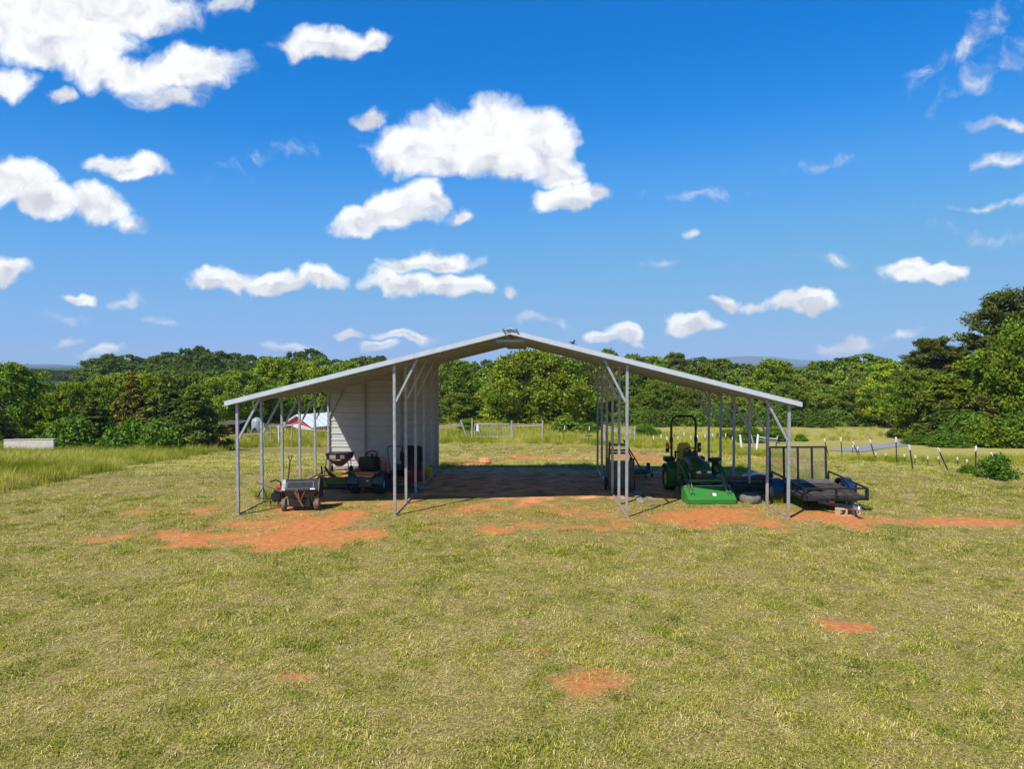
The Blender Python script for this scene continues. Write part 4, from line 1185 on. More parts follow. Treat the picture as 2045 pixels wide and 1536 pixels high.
tt = tyre_mesh('trailer_tyre', .255, .16, .155, 0, mat('brown_dusty_rubber', (.10, .078, .062), .9, 0, .2)); trm = rim_mesh('trailer_rim', .155, .16, RIMW)
for s in (-1, 1):
    wheel(trailer, (s * (TW + .16), .60, .255), tt, trm)
MB().tube([(-TW - .1, .60, .26), (TW + .1, .60, .26)], .025, 8).build('axle', BLACK, trailer)
tipw = at_z(1706, 1016, .22)
tip = Matrix.Rotation(-trailer.rotation_euler.z, 4, 'Z') @ (tipw - Vector((bc.x, bc.y, 0)))
for s in (-1, 1):
    MB().bar((s * .42, TL, tz(TL) - .06), (tip.x, tip.y, .24), .05, .06).build('tongue', BLACK, trailer)
MB().bar((tip.x, tip.y - .05, .25), (tip.x, tip.y + .22, .24), .07, .07).lathe([(.001, .20), (.05, .20), (.06, .26), (.03, .31), (.001, .31)], (tip.x, tip.y + .22, 0), 'z', 12).build('coupler', CHROME, trailer)
MB().tube([(tip.x * .6, TL + (tip.y - TL) * .6, .05), (tip.x * .6, TL + (tip.y - TL) * .6, .50)], .022, 8).build('jack', BLACK, trailer)
MB().box((.10, TL + .0, tz(TL) - .05), (.14, .03, .06)).build('tail_light', REDP, trailer)
# ramp gate
gate_h = .93
def GP(x, t):
    return Vector((x, -.06 - .06 * t, .42 + gate_h * t))
gt = MB()
gt.bar(GP(-TW, 0), GP(TW, 0), .045, .045).bar(GP(-TW, 1), GP(TW, 1), .045, .045)
gate = gt.build('ramp_gate', BLACK, trailer)
for k in range(5):
    x = -TW + 2 * TW * k / 4
    MB().bar(GP(x, .02), GP(x, .98), .045, .045).build('gate_upright', BLACK, gate)
ms = MB()
nx_, nz_ = 34, 30
for i in range(nz_):
    z0, z1 = i / nz_, (i + 1) / nz_
    for j in range(nx_):
        x0 = -TW + 2 * TW * (j + (.5 if i % 2 else 0)) / nx_; xm = x0 + TW / nx_; x1 = x0 + 2 * TW / nx_
        if x1 > TW: continue
        for (xa, za, xb, zb) in ((x0, z0, xm, z1), (xm, z1, x1, z0)):
            a, b = GP(xa, za), GP(xb, zb)
            dz = Vector((0, 0, .0055))
            ms.add([a - dz, b - dz, b + dz, a + dz], [(0, 1, 2, 3)])
mo_ = ms.build('expanded_mesh', mat('bare_mesh_steel', (.30, .29, .27), .6, .5, .2), gate)
# mesh apron behind the gate, folded on the deck
ap = MB()
for i in range(10):
    for j in range(26):
        x0 = -TW + 2 * TW * (j + (.5 if i % 2 else 0)) / 26; x1 = x0 + 2 * TW / 26; xm = (x0 + x1) / 2
        if x1 > TW: continue
        y0, y1 = .05 + i * .05, .05 + (i + 1) * .05
        for (xa, ya, xb, yb) in ((x0, y0, xm, y1), (xm, y1, x1, y0)):
            d_ = Vector((0, .009, 0)); a, b = Vector((xa, ya, tz(ya) + .062)), Vector((xb, yb, tz(yb) + .062))
            ap.add([a - d_, b - d_, b + d_, a + d_], [(0, 1, 2, 3)])
ap.build('deck_mesh', RIMW, trailer)

# tyre lying flat, concrete blocks, things in the shade beside the tractor
ty = at_z(1502, 1007)
o = MB().lathe([(.13, .03), (.20, .0), (.255, .03), (.275, .09), (.275, .15), (.255, .20), (.20, .225), (.14, .19), (.15, .11)], (0, 0, 0), 'z', 32, closed=True).build('old_tyre', RUBBERD, None, sharp=50)
o.location = (ty.x, ty.y + .2, 0); o.rotation_euler = (.10, 0, .3)
tag(o, 'worn grey tyre lying flat in the grass beside the loader bucket', 'tyre')
for (u, v, rz, lab, tilt) in ((1690, 1032, .12, 'tan hollow concrete block on clay below the trailer tongue', 0), (1709, 1029, .35, 'tan hollow concrete block touching the trailer coupler', 0)):
    p = at_z(u, v)
    mb = MB()
    L_, D_, H_ = .39, .19, .19
    for x in (-L_ / 2 + .016, 0, L_ / 2 - .016): mb.box((x, 0, H_ / 2), (.032, D_, H_))
    for z in (.016, H_ - .016):
        for x in (-L_ / 4, L_ / 4): mb.box((x, 0, z), (L_ / 2 - .034, D_ - .003, .030))
    o = mb.build('concrete_block', BLOCK, None, bevel=.004); o.location = (p.x, p.y + .08, 0); o.rotation_euler = (0, 0, rz)
    if u > 1700: o.scale = (.6, 1, .9)
    tag(o, lab, 'concrete block', 'blocks under the trailer tongue')
rp_ = at_depth(1497, 958, 19.9)
o = thing('scrap_pile', 'rusty steel beam resting on dark implement in the shade beside the trailer', 'scrap', (rp_.x, rp_.y, 0))
MB().bar((-.66, .0, .46), (.62, .22, .47), .10, .10).build('rusty_beam', RUST, o, bevel=.008)
MB().box((-.05, .15, .22), (1.0, .45, .22), (0, 0, .15)).lathe([(.001, .05), (.3, .05), (.32, .3), (.2, .36), (.001, .36)], (-.2, .2, 0), 'z', 16).build('old_deck', mat('dull_green', (.03, .05, .04), .6, 0, .3), o, bevel=.02)
MB().prism([(-.1, .40), (.55, .38), (.62, .52), (.30, .56), (.0, .50)], .15, .65, 'y').build('blue_tarp', BLUE, o, bevel=.03)
MB().bar((-.65, -.2, .16), (-.25, -.36, .05), .03, .03).bar((.0, -.1, .28), (.42, -.05, .25), .04, .02).build('loose_rods', CHROME, o)
MB().box((-.5, .05, .2), (.08, .3, .40)).box((.5, .2, .2), (.08, .3, .42)).build('stand', BLACK, o)

# birds on the roof
def bird(u, v, s, lab, flip):
    d = ray(u, v)
    t = (-.10 - CAM.y) / d.y
    p = CAM + d * t
    o = thing('black_bird', lab, 'bird', (p.x, -.05, rz_(p.x) + .03), 0)
    o.scale = (.5, .5, .5)
    secs = []
    for (x, r, z) in ((-.10, .012, .075), (-.07, .035, .085), (-.02, .055, .10), (.04, .052, .105), (.08, .035, .115), (.10, .030, .135), (.125, .026, .145), (.15, .010, .142)):
        secs.append([(flip * x, math.cos(2 * math.pi * k / 10) * r * .85, z + math.sin(2 * math.pi * k / 10) * r) for k in range(10)])
    MB().loft(secs).build('body', BIRDM, o, sharp=70)
    MB().prism([(flip * -.06, .13), (flip * .02, .14), (flip * -.06, .235), (flip * -.14, .225), (flip * -.10, .17)], -.05, -.035, 'y').build('wing', BIRDM, o)
    MB().prism([(flip * -.06, .13), (flip * .02, .14), (flip * -.05, .22), (flip * -.12, .20)], .035, .05, 'y').build('wing', BIRDM, o)
    MB().prism([(flip * -.08, .075), (flip * -.2, .03), (flip * -.2, .01), (flip * -.07, .06)], -.03, .03, 'y').build('tail', BIRDM, o)
    MB().tube([(flip * .0, -.015, .06), (flip * .005, -.015, .0)], .005, 5).tube([(flip * .0, .015, .06), (flip * .005, .015, .0)], .005, 5).build('legs', BIRDM, o)
    MB().tube([(flip * .145, 0, .142), (flip * .175, 0, .138)], [.008, .002], 6).build('beak', PLAST, o)
bird(1144, 686, 1, 'small black bird perched with raised wings on the roof edge', -1)

# clay rock behind
rk = onT(968, 926)
o = MB().loft([[(math.cos(2 * math.pi * i / 9) * .26 * k * (1 + .25 * math.sin(i * 2.3)), math.sin(2 * math.pi * i / 9) * .2 * k, z) for i in range(9)] for z, k in ((-.02, .9), (.08, 1.05), (.19, .8), (.24, .35))]).build('clay_rock', ROCKM, None, sharp=25)
o.location = rk; tag(o, 'orange clay boulder on the grass behind the carport', 'rock')
# ------------------------------------------------------------------ trees
def leaf_material(name, trans=.28):
    m = bpy.data.materials.new(name); m.use_nodes = True
    nt = m.node_tree; L = nt.links.new
    for n in list(nt.nodes): nt.nodes.remove(n)
    at = nt.nodes.new('ShaderNodeAttribute'); at.attribute_name = 'col'
    oi = nt.nodes.new('ShaderNodeObjectInfo')
    mx = nt.nodes.new('ShaderNodeMix'); mx.data_type = 'RGBA'; mx.blend_type = 'MULTIPLY'; mx.inputs['Factor'].default_value = 1
    L(at.outputs['Color'], mx.inputs[6]); L(oi.outputs['Color'], mx.inputs[7])
    df = nt.nodes.new('ShaderNodeBsdfDiffuse'); tr = nt.nodes.new('ShaderNodeBsdfTranslucent')
    L(mx.outputs[2], df.inputs[0]); L(mx.outputs[2], tr.inputs[0])
    ms = nt.nodes.new('ShaderNodeMixShader'); ms.inputs[0].default_value = trans
    L(df.outputs[0], ms.inputs[1]); L(tr.outputs[0], ms.inputs[2])
    out = nt.nodes.new('ShaderNodeOutputMaterial'); L(ms.outputs[0], out.inputs[0])
    return m
LEAF = leaf_material('leaves'); NEEDLE = leaf_material('needles', .12)

def leaves(name, cent, rad, n_per, size, r, m, base, aspect=1.5, up=.55, flat=.65, jit=.22, colvar=.20, shell=.55):
    """leaf faces in bough-sized clumps; cent (k,3), rad (k,)"""
    k = len(cent)
    n = int(k * n_per)
    b = np.repeat(np.arange(k), n_per)
    d = r.normal(size=(n, 3)); d /= np.linalg.norm(d, axis=1)[:, None]
    q = (shell + (1 - shell) * r.random(n)) ** (1 / 1.0)
    q = np.where(r.random(n) < .25, r.random(n), q)
    off = d * (q * rad[b])[:, None]; off[:, 2] *= flat
    pos = cent[b] + off + r.normal(size=(n, 3)) * (jit * rad[b])[:, None] * np.array([1, 1, .6])
    nrm = d * .55 + np.array([0, 0, up * .7]) + r.normal(size=(n, 3)) * .75
    nrm /= np.linalg.norm(nrm, axis=1)[:, None]
    t = np.cross(nrm, r.normal(size=(n, 3))); t /= np.linalg.norm(t, axis=1)[:, None]
    bt = np.cross(nrm, t)
    s = size * (.6 + .8 * r.random(n))
    a = t * (s * aspect / 2)[:, None]; c = bt * (s / 2)[:, None]
    v = np.stack([pos - a, pos + c * .9 - a * .1 , pos + a, pos - c * .9 - a * .1], 1).reshape(-1, 3)
    f = np.arange(n * 4).reshape(-1, 4)
    me = bpy.data.meshes.new(name)
    me.vertices.add(len(v)); me.vertices.foreach_set('co', v.astype(np.float32).ravel())
    me.loops.add(f.size); me.loops.foreach_set('vertex_index', f.ravel().astype(np.int32))
    me.polygons.add(n); me.polygons.foreach_set('loop_start', np.arange(0, f.size, 4, dtype=np.int32))
    me.update(calc_edges=True)
    bb = 1 + (r.random(k) - .5) * 2 * colvar
    by = 1 + (r.random(k) - .5) * 1.2 * colvar
    lf = 1 + (r.random(n) - .5) * .8
    col = np.ones((n, 4)); col[:, :3] = np.array(base) * (bb[b] * lf)[:, None]; col[:, 0] *= by[b]
    ca = me.attributes.new('col', 'FLOAT_COLOR', 'POINT'); ca.data.foreach_set('color', np.repeat(col, 4, axis=0).astype(np.float32).ravel())
    me.materials.append(m)
    return me

def wood_mesh(name, h, r0, limbs, r, lean=.03, tip=.9):
    mb = MB()
    pts = [(0, 0, -.3)]; ph = r.random(2) * 6
    for i in range(1, 8):
        t = i / 7 * tip
        pts.append((math.sin(t * 4 + ph[0]) * lean * h * t, math.sin(t * 3.3 + ph[1]) * lean * h * t, h * t))
    mb.tube(pts, [r0 * 1.35] + [r0 * (1 - .85 * i / 7) for i in range(1, 8)], 8)
    for c in limbs:
        t = min(max((c[2] / h) - .22, .12), tip * .92)
        i = t / tip * 7; i0 = int(i); fr = i - i0
        p0 = Vector(pts[min(i0, 7)]).lerp(Vector(pts[min(i0 + 1, 7)]), fr)
        c = Vector(c); mid = p0.lerp(c, .5) + Vector((0, 0, -.04 * h * r.random()))
        rr0 = r0 * (1 - .8 * t) * .45
        mb.tube([p0, mid, c], [rr0, rr0 * .6, rr0 * .2], 5)
    return mb.mesh(name, BARK, 60)

# every tree model is one metre tall in proportion: crown and trunk meshes scaled per tree
def broadleaf(name, seed, H=10.0, W=8.0, base=.10, boughs=95, per=130, size=.34, col=(.185, .255, .028), airy=.0, skirt=.0):
    r = np.random.default_rng(seed)
    C, Q = [], []
    lob = r.random(4) * 6.28
    while len(C) < boughs:
        t = r.random(); a = r.random() * 6.28
        prof = math.sqrt(max(0, 1 - ((t - .42) / .60) ** 2)) if t > .42 else .62 + skirt + (.38 - skirt) * math.sin(math.pi / 2 * t / .42)
        lobed = 1 + .20 * math.sin(3 * a + lob[0]) + .16 * math.sin(5 * a + lob[1] + t * 5) + .12 * math.sin(t * 14 + lob[2])
        rr = W / 2 * prof * lobed * (math.sqrt(r.random()) * .45 + .52)
        z = H * (base + (0.965 - base) * t)
        C.append((math.cos(a) * rr, math.sin(a) * rr, z)); Q.append(W * (.050 + .075 * r.random()) * (1 - .30 * t))
    C = np.array(C); Q = np.array(Q)
    crown = leaves(name + '_crown', C, Q, per, size, r, LEAF, col, flat=.82, jit=.30 + airy, colvar=.28)
    trunk = wood_mesh(name + '_trunk', H, .022 * H + .05, [tuple(C[i] * np.array([.8, .8, 1])) for i in range(0, boughs, 6)], r)
    return dict(crown=crown, trunk=trunk, H=H, W=W)
def pine(name, seed, H=14.0, W=7.0, base=.42, boughs=130, per=150, size=.125, col=(.135, .165, .036)):
    r = np.random.default_rng(seed)
    C, Q = [], []
    for i in range(boughs):
        t = r.random() ** .9; a = r.random() * 6.28
        rr = W / 2 * (1 - .62 * t ** 1.6) * (.30 + .75 * r.random())
        C.append((math.cos(a) * rr, math.sin(a) * rr, H * (base + (.97 - base) * t) + rr * .12)); Q.append(W * (.055 + .055 * r.random()))
    C = np.array(C); Q = np.array(Q)
    crown = leaves(name + '_crown', C, Q, per, size, r, NEEDLE, col, aspect=4.0, flat=.55, jit=.24, colvar=.28, up=.5)
    trunk = wood_mesh(name + '_trunk', H, .017 * H + .04, [tuple(c) for c in C[::2]], r, lean=.012, tip=.95)
    return dict(crown=crown, trunk=trunk, H=H, W=W)
def cedar(name, seed, H=7.0, W=4.4, boughs=170, per=95, size=.16, col=(.112, .150, .030)):
    r = np.random.default_rng(seed)
    C, Q = [], []
    for i in range(boughs):
        t = r.random() ** 1.25; a = r.random() * 6.28
        rr = W / 2 * (1 - t) ** .72 * (.45 + .6 * r.random()) * (1 + .2 * math.sin(3 * a + seed))
        C.append((math.cos(a) * rr, math.sin(a) * rr, H * (.03 + .95 * t))); Q.append(W * (.075 + .06 * r.random()) * (1 - .55 * t))
    C = np.array(C); Q = np.array(Q)
    crown = leaves(name + '_crown', C, Q, per, size, r, NEEDLE, col, aspect=2.4, flat=.8, jit=.22, colvar=.3, up=.7)
    trunk = wood_mesh(name + '_trunk', H, .014 * H + .04, [tuple(c) for c in C[::8]], r, lean=.01)
    return dict(crown=crown, trunk=trunk, H=H, W=W)
def bush(name, seed, H=1.6, W=2.0, boughs=60, per=70, size=.10, col=(.135, .215, .030)):
    r = np.random.default_rng(seed)
    C, Q = [], []
    for i in range(boughs):
        t = r.random(); a = r.random() * 6.28
        rr = W / 2 * math.sqrt(max(.05, 1 - t ** 2.2)) * (.35 + .62 * r.random())
        C.append((math.cos(a) * rr, math.sin(a) * rr, H * (.06 + .88 * t))); Q.append(W * (.10 + .07 * r.random()))
    C = np.array(C); Q = np.array(Q)
    crown = leaves(name + '_crown', C, Q, per, size, r, LEAF, col, flat=.8, jit=.26, colvar=.28)
    mb = MB()
    for i in range(0, boughs, 4):
        mb.tube([(C[i][0] * .08, C[i][1] * .08, -.05), (C[i][0] * .5, C[i][1] * .5, C[i][2] * .6), tuple(C[i])], [.018 * H, .012 * H, .004 * H], 5)
    return dict(crown=crown, trunk=mb.mesh(name + '_stems', BARK, 60), H=H, W=W, stem='stems')
BROAD = [broadleaf('broadleaf_a', 1, 10, 8.5, .06, 210, 110, .21), broadleaf('broadleaf_b', 2, 12, 8, .10, 230, 105, .21, airy=.05),
         broadleaf('broadleaf_c', 3, 9, 9.5, .05, 230, 110, .21, skirt=.12), broadleaf('broadleaf_d', 4, 13, 7.5, .14, 200, 100, .22, airy=.1)]
FARB = [broadleaf('far_broadleaf_a', 11, 11, 9, .04, 150, 62, .34, skirt=.1), broadleaf('far_broadleaf_b', 12, 12, 8, .06, 150, 62, .34, airy=.06), broadleaf('far_broadleaf_c', 13, 10, 9.5, .03, 150, 62, .34, skirt=.15)]
PINE = [pine('pine_a', 21), pine('pine_b', 22, 13, 8, .34), pine('pine_c', 23, 15, 6.5, .5, 90)]
CEDAR = [cedar('cedar_a', 31), cedar('cedar_b', 32, 7, 5.2), cedar('cedar_c', 33, 7.5, 4.0)]
BUSH = [bush('bush_a', 41), bush('bush_b', 42, 1.5, 2.4), bush('bush_c', 43, 2.0, 2.0, 66, 80, .12)]
THICKET = bush('thicket', 44, 2.2, 4.0, 170, 80, .17)
BIG = broadleaf('round_tree', 51, 10, 12.2, .02, 430, 120, .22, skirt=.14)

def plant(proto, name, u, s, top, wpx, label, cat, tintc, group=None, rz=None, base_z=None, kind='trunk'):
    """one tree in image column u at depth s, its top seen at row 'top', its crown wpx pixels wide"""
    p = depth_pt(u, s)
    h = top_z(top, s) - p.z
    w = wpx / F * s
    o = thing(name, label, cat, p, random.random() * 6.28 if rz is None else rz, group)
    sc = (w / proto['W'], w / proto['W'], h / proto['H'])
    c = inst(proto['crown'], 'crown', o, scl=sc); c.color = (*tintc, 1)
    inst(proto['trunk'], proto.get('stem', 'trunk'), o, scl=sc)
    return o
def tnt(k=1.0, warm=0.0):
    v = k * (.68 + .52 * random.random())
    return (v * (1 + warm + .16 * (random.random() - .5)), v, v * (1 - .3 * warm))

def ordinal(i):
    a = ['first', 'second', 'third', 'fourth', 'fifth', 'sixth', 'seventh', 'eighth', 'ninth', 'tenth', 'eleventh', 'twelfth', 'thirteenth', 'fourteenth', 'fifteenth', 'sixteenth', 'seventeenth', 'eighteenth', 'nineteenth']
    if i < 19: return a[i]
    t = (i + 1) // 10; r_ = (i + 1) % 10
    return (['twentieth', 'thirtieth', 'fortieth'][t - 2]) if r_ == 0 else ['twenty', 'thirty', 'forty'][t - 2] + '-' + a[r_ - 1]
# --- wood beyond the right-hand field and behind the gate: individual trees in rows
def row(x0, x1, s, prof, step, protos, label, group, k=1.0, jit=12, wk=1.25, name='broadleaf_tree', warm=0):
    xs, ys = zip(*prof)
    u = x0; cnt = 0
    while u < x1:
        uu = u + (random.random() - .5) * step * .5
        top = float(np.interp(uu, xs, ys)) + (random.random() - .35) * jit
        ss = s * (.96 + .08 * random.random())
        pr = random.choice(protos)
        nm = 'pine_tree' if pr in PINE else name
        plant(pr, nm, uu, ss, top, step * wk * (.85 + .4 * random.random()), label + ', ' + ordinal(cnt) + ' from the left', 'tree', tnt(k, warm), group)
        cnt += 1
        u += step
R_SKY = [(860, 722), (900, 716), (960, 716), (985, 722), (1040, 706), (1100, 712), (1165, 712), (1185, 694), (1240, 702), (1300, 708), (1400, 708), (1440, 716), (1480, 727), (1560, 728), (1620, 728), (1660, 714), (1720, 704), (1760, 716), (1800, 712), (1860, 716), (2100, 700)]
row(850, 1900, 150, [(x, y + 1) for x, y in R_SKY], 46, FARB, 'far broadleaf tree on the skyline beyond the hay field', 'skyline trees right of the carport', .78, 7, 1.7)
row(860, 1880, 122, [(x, y + 14) for x, y in R_SKY], 56, FARB, 'broadleaf tree in the middle of the wood beyond the field', 'middle trees of the wood', 1.0, 12, 1.6)
row(880, 1800, 105, [(x, y + 34) for x, y in R_SKY], 64, FARB + [BROAD[1]], 'broadleaf tree inside the wood edge beyond the field', 'inner trees of the wood edge', 1.0, 22)
row(1180, 1790, 94, [(1180, 775), (1300, 765), (1400, 785), (1500, 760), (1600, 775), (1700, 770), (1800, 770)], 66, BROAD, 'front broadleaf tree at the edge of the hay field', 'front trees of the wood edge', .95, 34, 1.3)
row(1190, 1790, 88, [(1190, 822), (1800, 820)], 40, [THICKET], 'low leafy sapling at the foot of the wood edge', 'saplings along the wood edge', .85, 14, 1.5, 'sapling')
row(875, 980, 92, [(875, 790), (980, 800)], 48, BROAD, 'leafy tree behind the fence beside the siding wall', 'trees behind the fence', 1.05, 40, 1.4)
plant(BIG, 'round_tree', 1066, 88, 701, 196, 'large round broadleaf tree centred behind the carport opening', 'tree', (1.06, 1.0, .75), rz=1.0)
plant(BROAD[3], 'broadleaf_tree', 1152, 96, 722, 84, 'tall dark tree pressing against the large round tree', 'tree', (.8, .85, .85))
plant(BROAD[1], 'broadleaf_tree', 905, 97, 716, 92, 'tall airy tree just right of the siding wall end', 'tree', (1.0, 1.05, .9))
plant(BROAD[3], 'broadleaf_tree', 1776, 84, 722, 84, 'bright lime green tree at the field corner before the pines', 'tree', (1.45, 1.35, .9))
plant(BROAD[3], 'broadleaf_tree', 1545, 98, 716, 100, 'tall light green tree rising above the hay field wood', 'tree', (1.2, 1.15, .9))
plant(PINE[0], 'pine_tree', 1352, 118, 704, 60, 'single pine showing above the right roof slope', 'tree', (.8, .85, .9))
# --- right-hand pine grove close to the drive
for (pr, nm, u, s, top, w, lab, tn) in [
    (PINE[1], 'pine_tree', 2022, 62, 577, 220, 'tallest pine at the right edge of the view', (.95, .95, .9)),
    (PINE[0], 'pine_tree', 1862, 66, 674, 130, 'flat topped pine leftmost of the grove by the drive', (1.0, .92, .85)),
    (PINE[2], 'pine_tree', 1928, 68, 690, 110, 'thin pine between flat topped pine and tallest pine', (.95, .9, .85)),
    (PINE[1], 'pine_tree', 1968, 60, 705, 150, 'olive pine below the tallest pine', (1.15, 1.05, .85)),
    (BROAD[0], 'broadleaf_tree', 1842, 58, 735, 120, 'spreading tree with low boughs overhanging the drive', (.95, .98, .8)),
    (BROAD[3], 'broadleaf_tree', 1905, 56, 745, 140, 'olive green tree in the middle of the pine grove', (1.1, 1.0, .75)),
    (BROAD[1], 'broadleaf_tree', 1985, 54, 690, 170, 'dense green tree in front of the tallest pine', (1.0, 1.0, .8)),
    (BROAD[2], 'broadleaf_tree', 2050, 52, 640, 190, 'broad tree cut off by the right picture edge', (.95, 1.0, .8)),
    (CEDAR[1], 'cedar_tree', 1820, 62, 760, 90, 'dark feathery cedar beside the hay field', (1.25, 1.15, .8)),
    (CEDAR[1], 'cedar_tree', 1890, 53, 800, 110, 'low dark cedar under the pine grove', (1.1, 1.1, .9)),
    (CEDAR[0], 'cedar_tree', 1960, 51, 790, 110, 'brownish cedar near the right edge of the grove', (1.5, 1.15, .9)),
    (THICKET, 'sapling', 1935, 50, 830, 100, 'leafy sapling hiding the grove trunks', (1.0, 1.05, .8)),
    (THICKET, 'sapling', 1995, 47, 845, 110, 'yellowish shrub thicket left of the right edge', (1.35, 1.15, .7)),
    (THICKET, 'sapling', 2045, 47, 835, 110, 'dark shrub thicket at the right edge', (.9, .95, .8)),
    (THICKET, 'sapling', 1850, 50, 872, 80, 'low spreading shrub in front of the drive bend', (.8, .95, .7)),
    (THICKET, 'sapling', 1900, 47, 868, 80, 'low green shrub at the foot of the pine grove', (.95, 1.05, .8))]:
    plant(pr, nm, u, s, top, w, lab, 'tree' if nm != 'sapling' else 'shrub', tuple(c_ * .80 for c_ in tn))
# --- left: trees along the meadow, behind the barn and on the far rise
for (pr, nm, u, s, top, w, lab, tn) in [
    (BROAD[0], 'broadleaf_tree', 22, 60, 722, 150, 'large dark broadleaf tree at the left picture edge', (.92, 1.0, .8)),
    (BROAD[2], 'broadleaf_tree', -60, 64, 735, 150, 'broad tree cut off by the left picture edge', (.9, .95, .8)),
    (BROAD[0], 'broadleaf_tree', 92, 60, 800, 84, 'lime green small tree beside the dark left edge tree', (1.45, 1.35, .6)),
    (BROAD[2], 'broadleaf_tree', 140, 62, 765, 100, 'light green broad tree left of the cedars', (1.2, 1.12, .75)),
    (BROAD[0], 'broadleaf_tree', 215, 64, 748, 110, 'mid green tree in the middle of the meadow hedge', (1.05, 1.05, .8)),
    (CEDAR[1], 'cedar_tree', 262, 60, 742, 110, 'brownish cedar tallest of the meadow cedars', (1.7, 1.1, .8)),
    (BROAD[1], 'broadleaf_tree', 292, 63, 742, 90, 'yellow green tree between the meadow cedars', (1.3, 1.22, .7)),
    (CEDAR[0], 'cedar_tree', 335, 58, 752, 130, 'dark cedar standing in the meadow hedge', (1.15, 1.1, .9)),
    (CEDAR[1], 'cedar_tree', 385, 57, 772, 130, 'dark spreading cedar at the right end of the hedge', (1.05, 1.05, .9)),
    (CEDAR[2], 'cedar_tree', 185, 58, 800, 110, 'low dark cedar beneath the mid green tree', (1.1, 1.1, .9)),
    (THICKET, 'sapling', 140, 56, 840, 100, 'low green shrub below the light green tree', (1.0, 1.05, .75)),
    (THICKET, 'sapling', 255, 55, 848, 100, 'low shrub at the foot of the brownish cedar', (.95, 1.0, .75)),
    (THICKET, 'sapling', 320, 55, 846, 90, 'low shrub at the foot of the dark cedar', (1.05, 1.05, .8)),
    (BROAD[0], 'broadleaf_tree', 430, 84, 752, 110, 'broad green tree sheltering the open machine shed', (1.1, 1.1, .8)),
    (BROAD[1], 'broadleaf_tree', 482, 92, 738, 110, 'tall green tree behind the open machine shed', (1.05, 1.1, .8)),
    (BROAD[3], 'broadleaf_tree', 545, 104, 713, 100, 'bright green tree standing tallest behind the barn', (1.4, 1.3, .8)),
    (BROAD[1], 'broadleaf_tree', 602, 106, 718, 90, 'bright green tree right of the tallest barn tree', (1.35, 1.28, .8)),
    (BROAD[0], 'broadleaf_tree', 640, 104, 728, 90, 'green tree above the white barn roof', (1.15, 1.15, .8)),
    (BROAD[2], 'broadleaf_tree', 545, 98, 770, 110, 'rounded green tree directly behind the barn gable', (1.0, 1.05, .8)),
    (BROAD[0], 'broadleaf_tree', 700, 108, 722, 100, 'green tree rising behind the left roof slope', (1.05, 1.05, .8))]:
    plant(pr, nm, u, s, top, w, lab, 'tree' if nm != 'sapling' else 'shrub', tn)
L_SKY = [(-60, 740), (60, 742), (130, 745), (160, 732), (205, 706), (240, 704), (280, 712), (300, 716), (340, 700), (392, 689), (440, 700), (500, 707), (560, 712), (610, 694), (650, 712), (700, 716), (750, 710), (860, 718)]
row(195, 870, 235, L_SKY, 30, FARB, 'dark distant tree on the wooded rise left of the roof', 'trees on the wooded rise', .66, 5, 2.0)
row(165, 870, 195, [(x, y + 12) for x, y in L_SKY], 36, FARB, 'distant tree on the slope of the wooded rise', 'slope trees of the wooded rise', .8, 8, 1.9)
row(-40, 870, 150, [(x, max(y + 26, 738)) for x, y in L_SKY], 46, FARB, 'tree at the foot of the wooded rise', 'foot trees of the wooded rise', .9, 14, 1.5)
row(40, 700, 112, [(x, max(y + 44, 748)) for x, y in L_SKY], 60, FARB, 'tree in the belt behind the meadow hedge', 'trees behind the meadow hedge', 1.0, 18, 1.4)
row(-60, 240, 420, [(-60, 737), (240, 737)], 26, FARB, 'tiny faraway tree under the blue ridge', 'faraway trees under the blue ridge', .6, 3, 1.8)
# --- bushes by the fence
for (k, u, v, top, w, lab, tn) in [
    (1, 1992, 957, 908, 74, 'dense dark green bush beside the last white tipped post', (.85, .95, .8)), (1, 1938, 947, 930, 42, 'small dark bush left of the dense fence bush', (.85, .95, .8)),
    (0, 1600, 882, 868, 26, 'small round bush alone in the hay field', (1.0, 1.15, .7)), (2, 1127, 868, 831, 52, 'pale green bush beyond the wooden fence', (1.4, 1.3, 1.0)),
    (2, 1178, 866, 845, 44, 'small bush right of the pale green bush', (1.1, 1.1, .8)), (1, 1500, 885, 852, 60, 'scrubby bush behind the white rails', (.8, .85, .7)), (1, 1545, 882, 855, 66, 'scrubby bush touching the white rails', (.85, .9, .75)),
    (1, 1455, 878, 858, 50, 'low scrub seen between the right posts', (.9, .95, .75)), (1, 1290, 873, 850, 60, 'dark scrub behind the brace of wooden posts', (.8, .9, .8)), (2, 935, 868, 838, 46, 'small leafy bush behind the leaning post', (1.1, 1.15, .8))]:
    p = onT(u, v); s = (p - CAM).dot(ray(1022.5, 768).normalized())
    plant(BUSH[k], 'bush', u, s, top, w, lab, 'bush', tn)

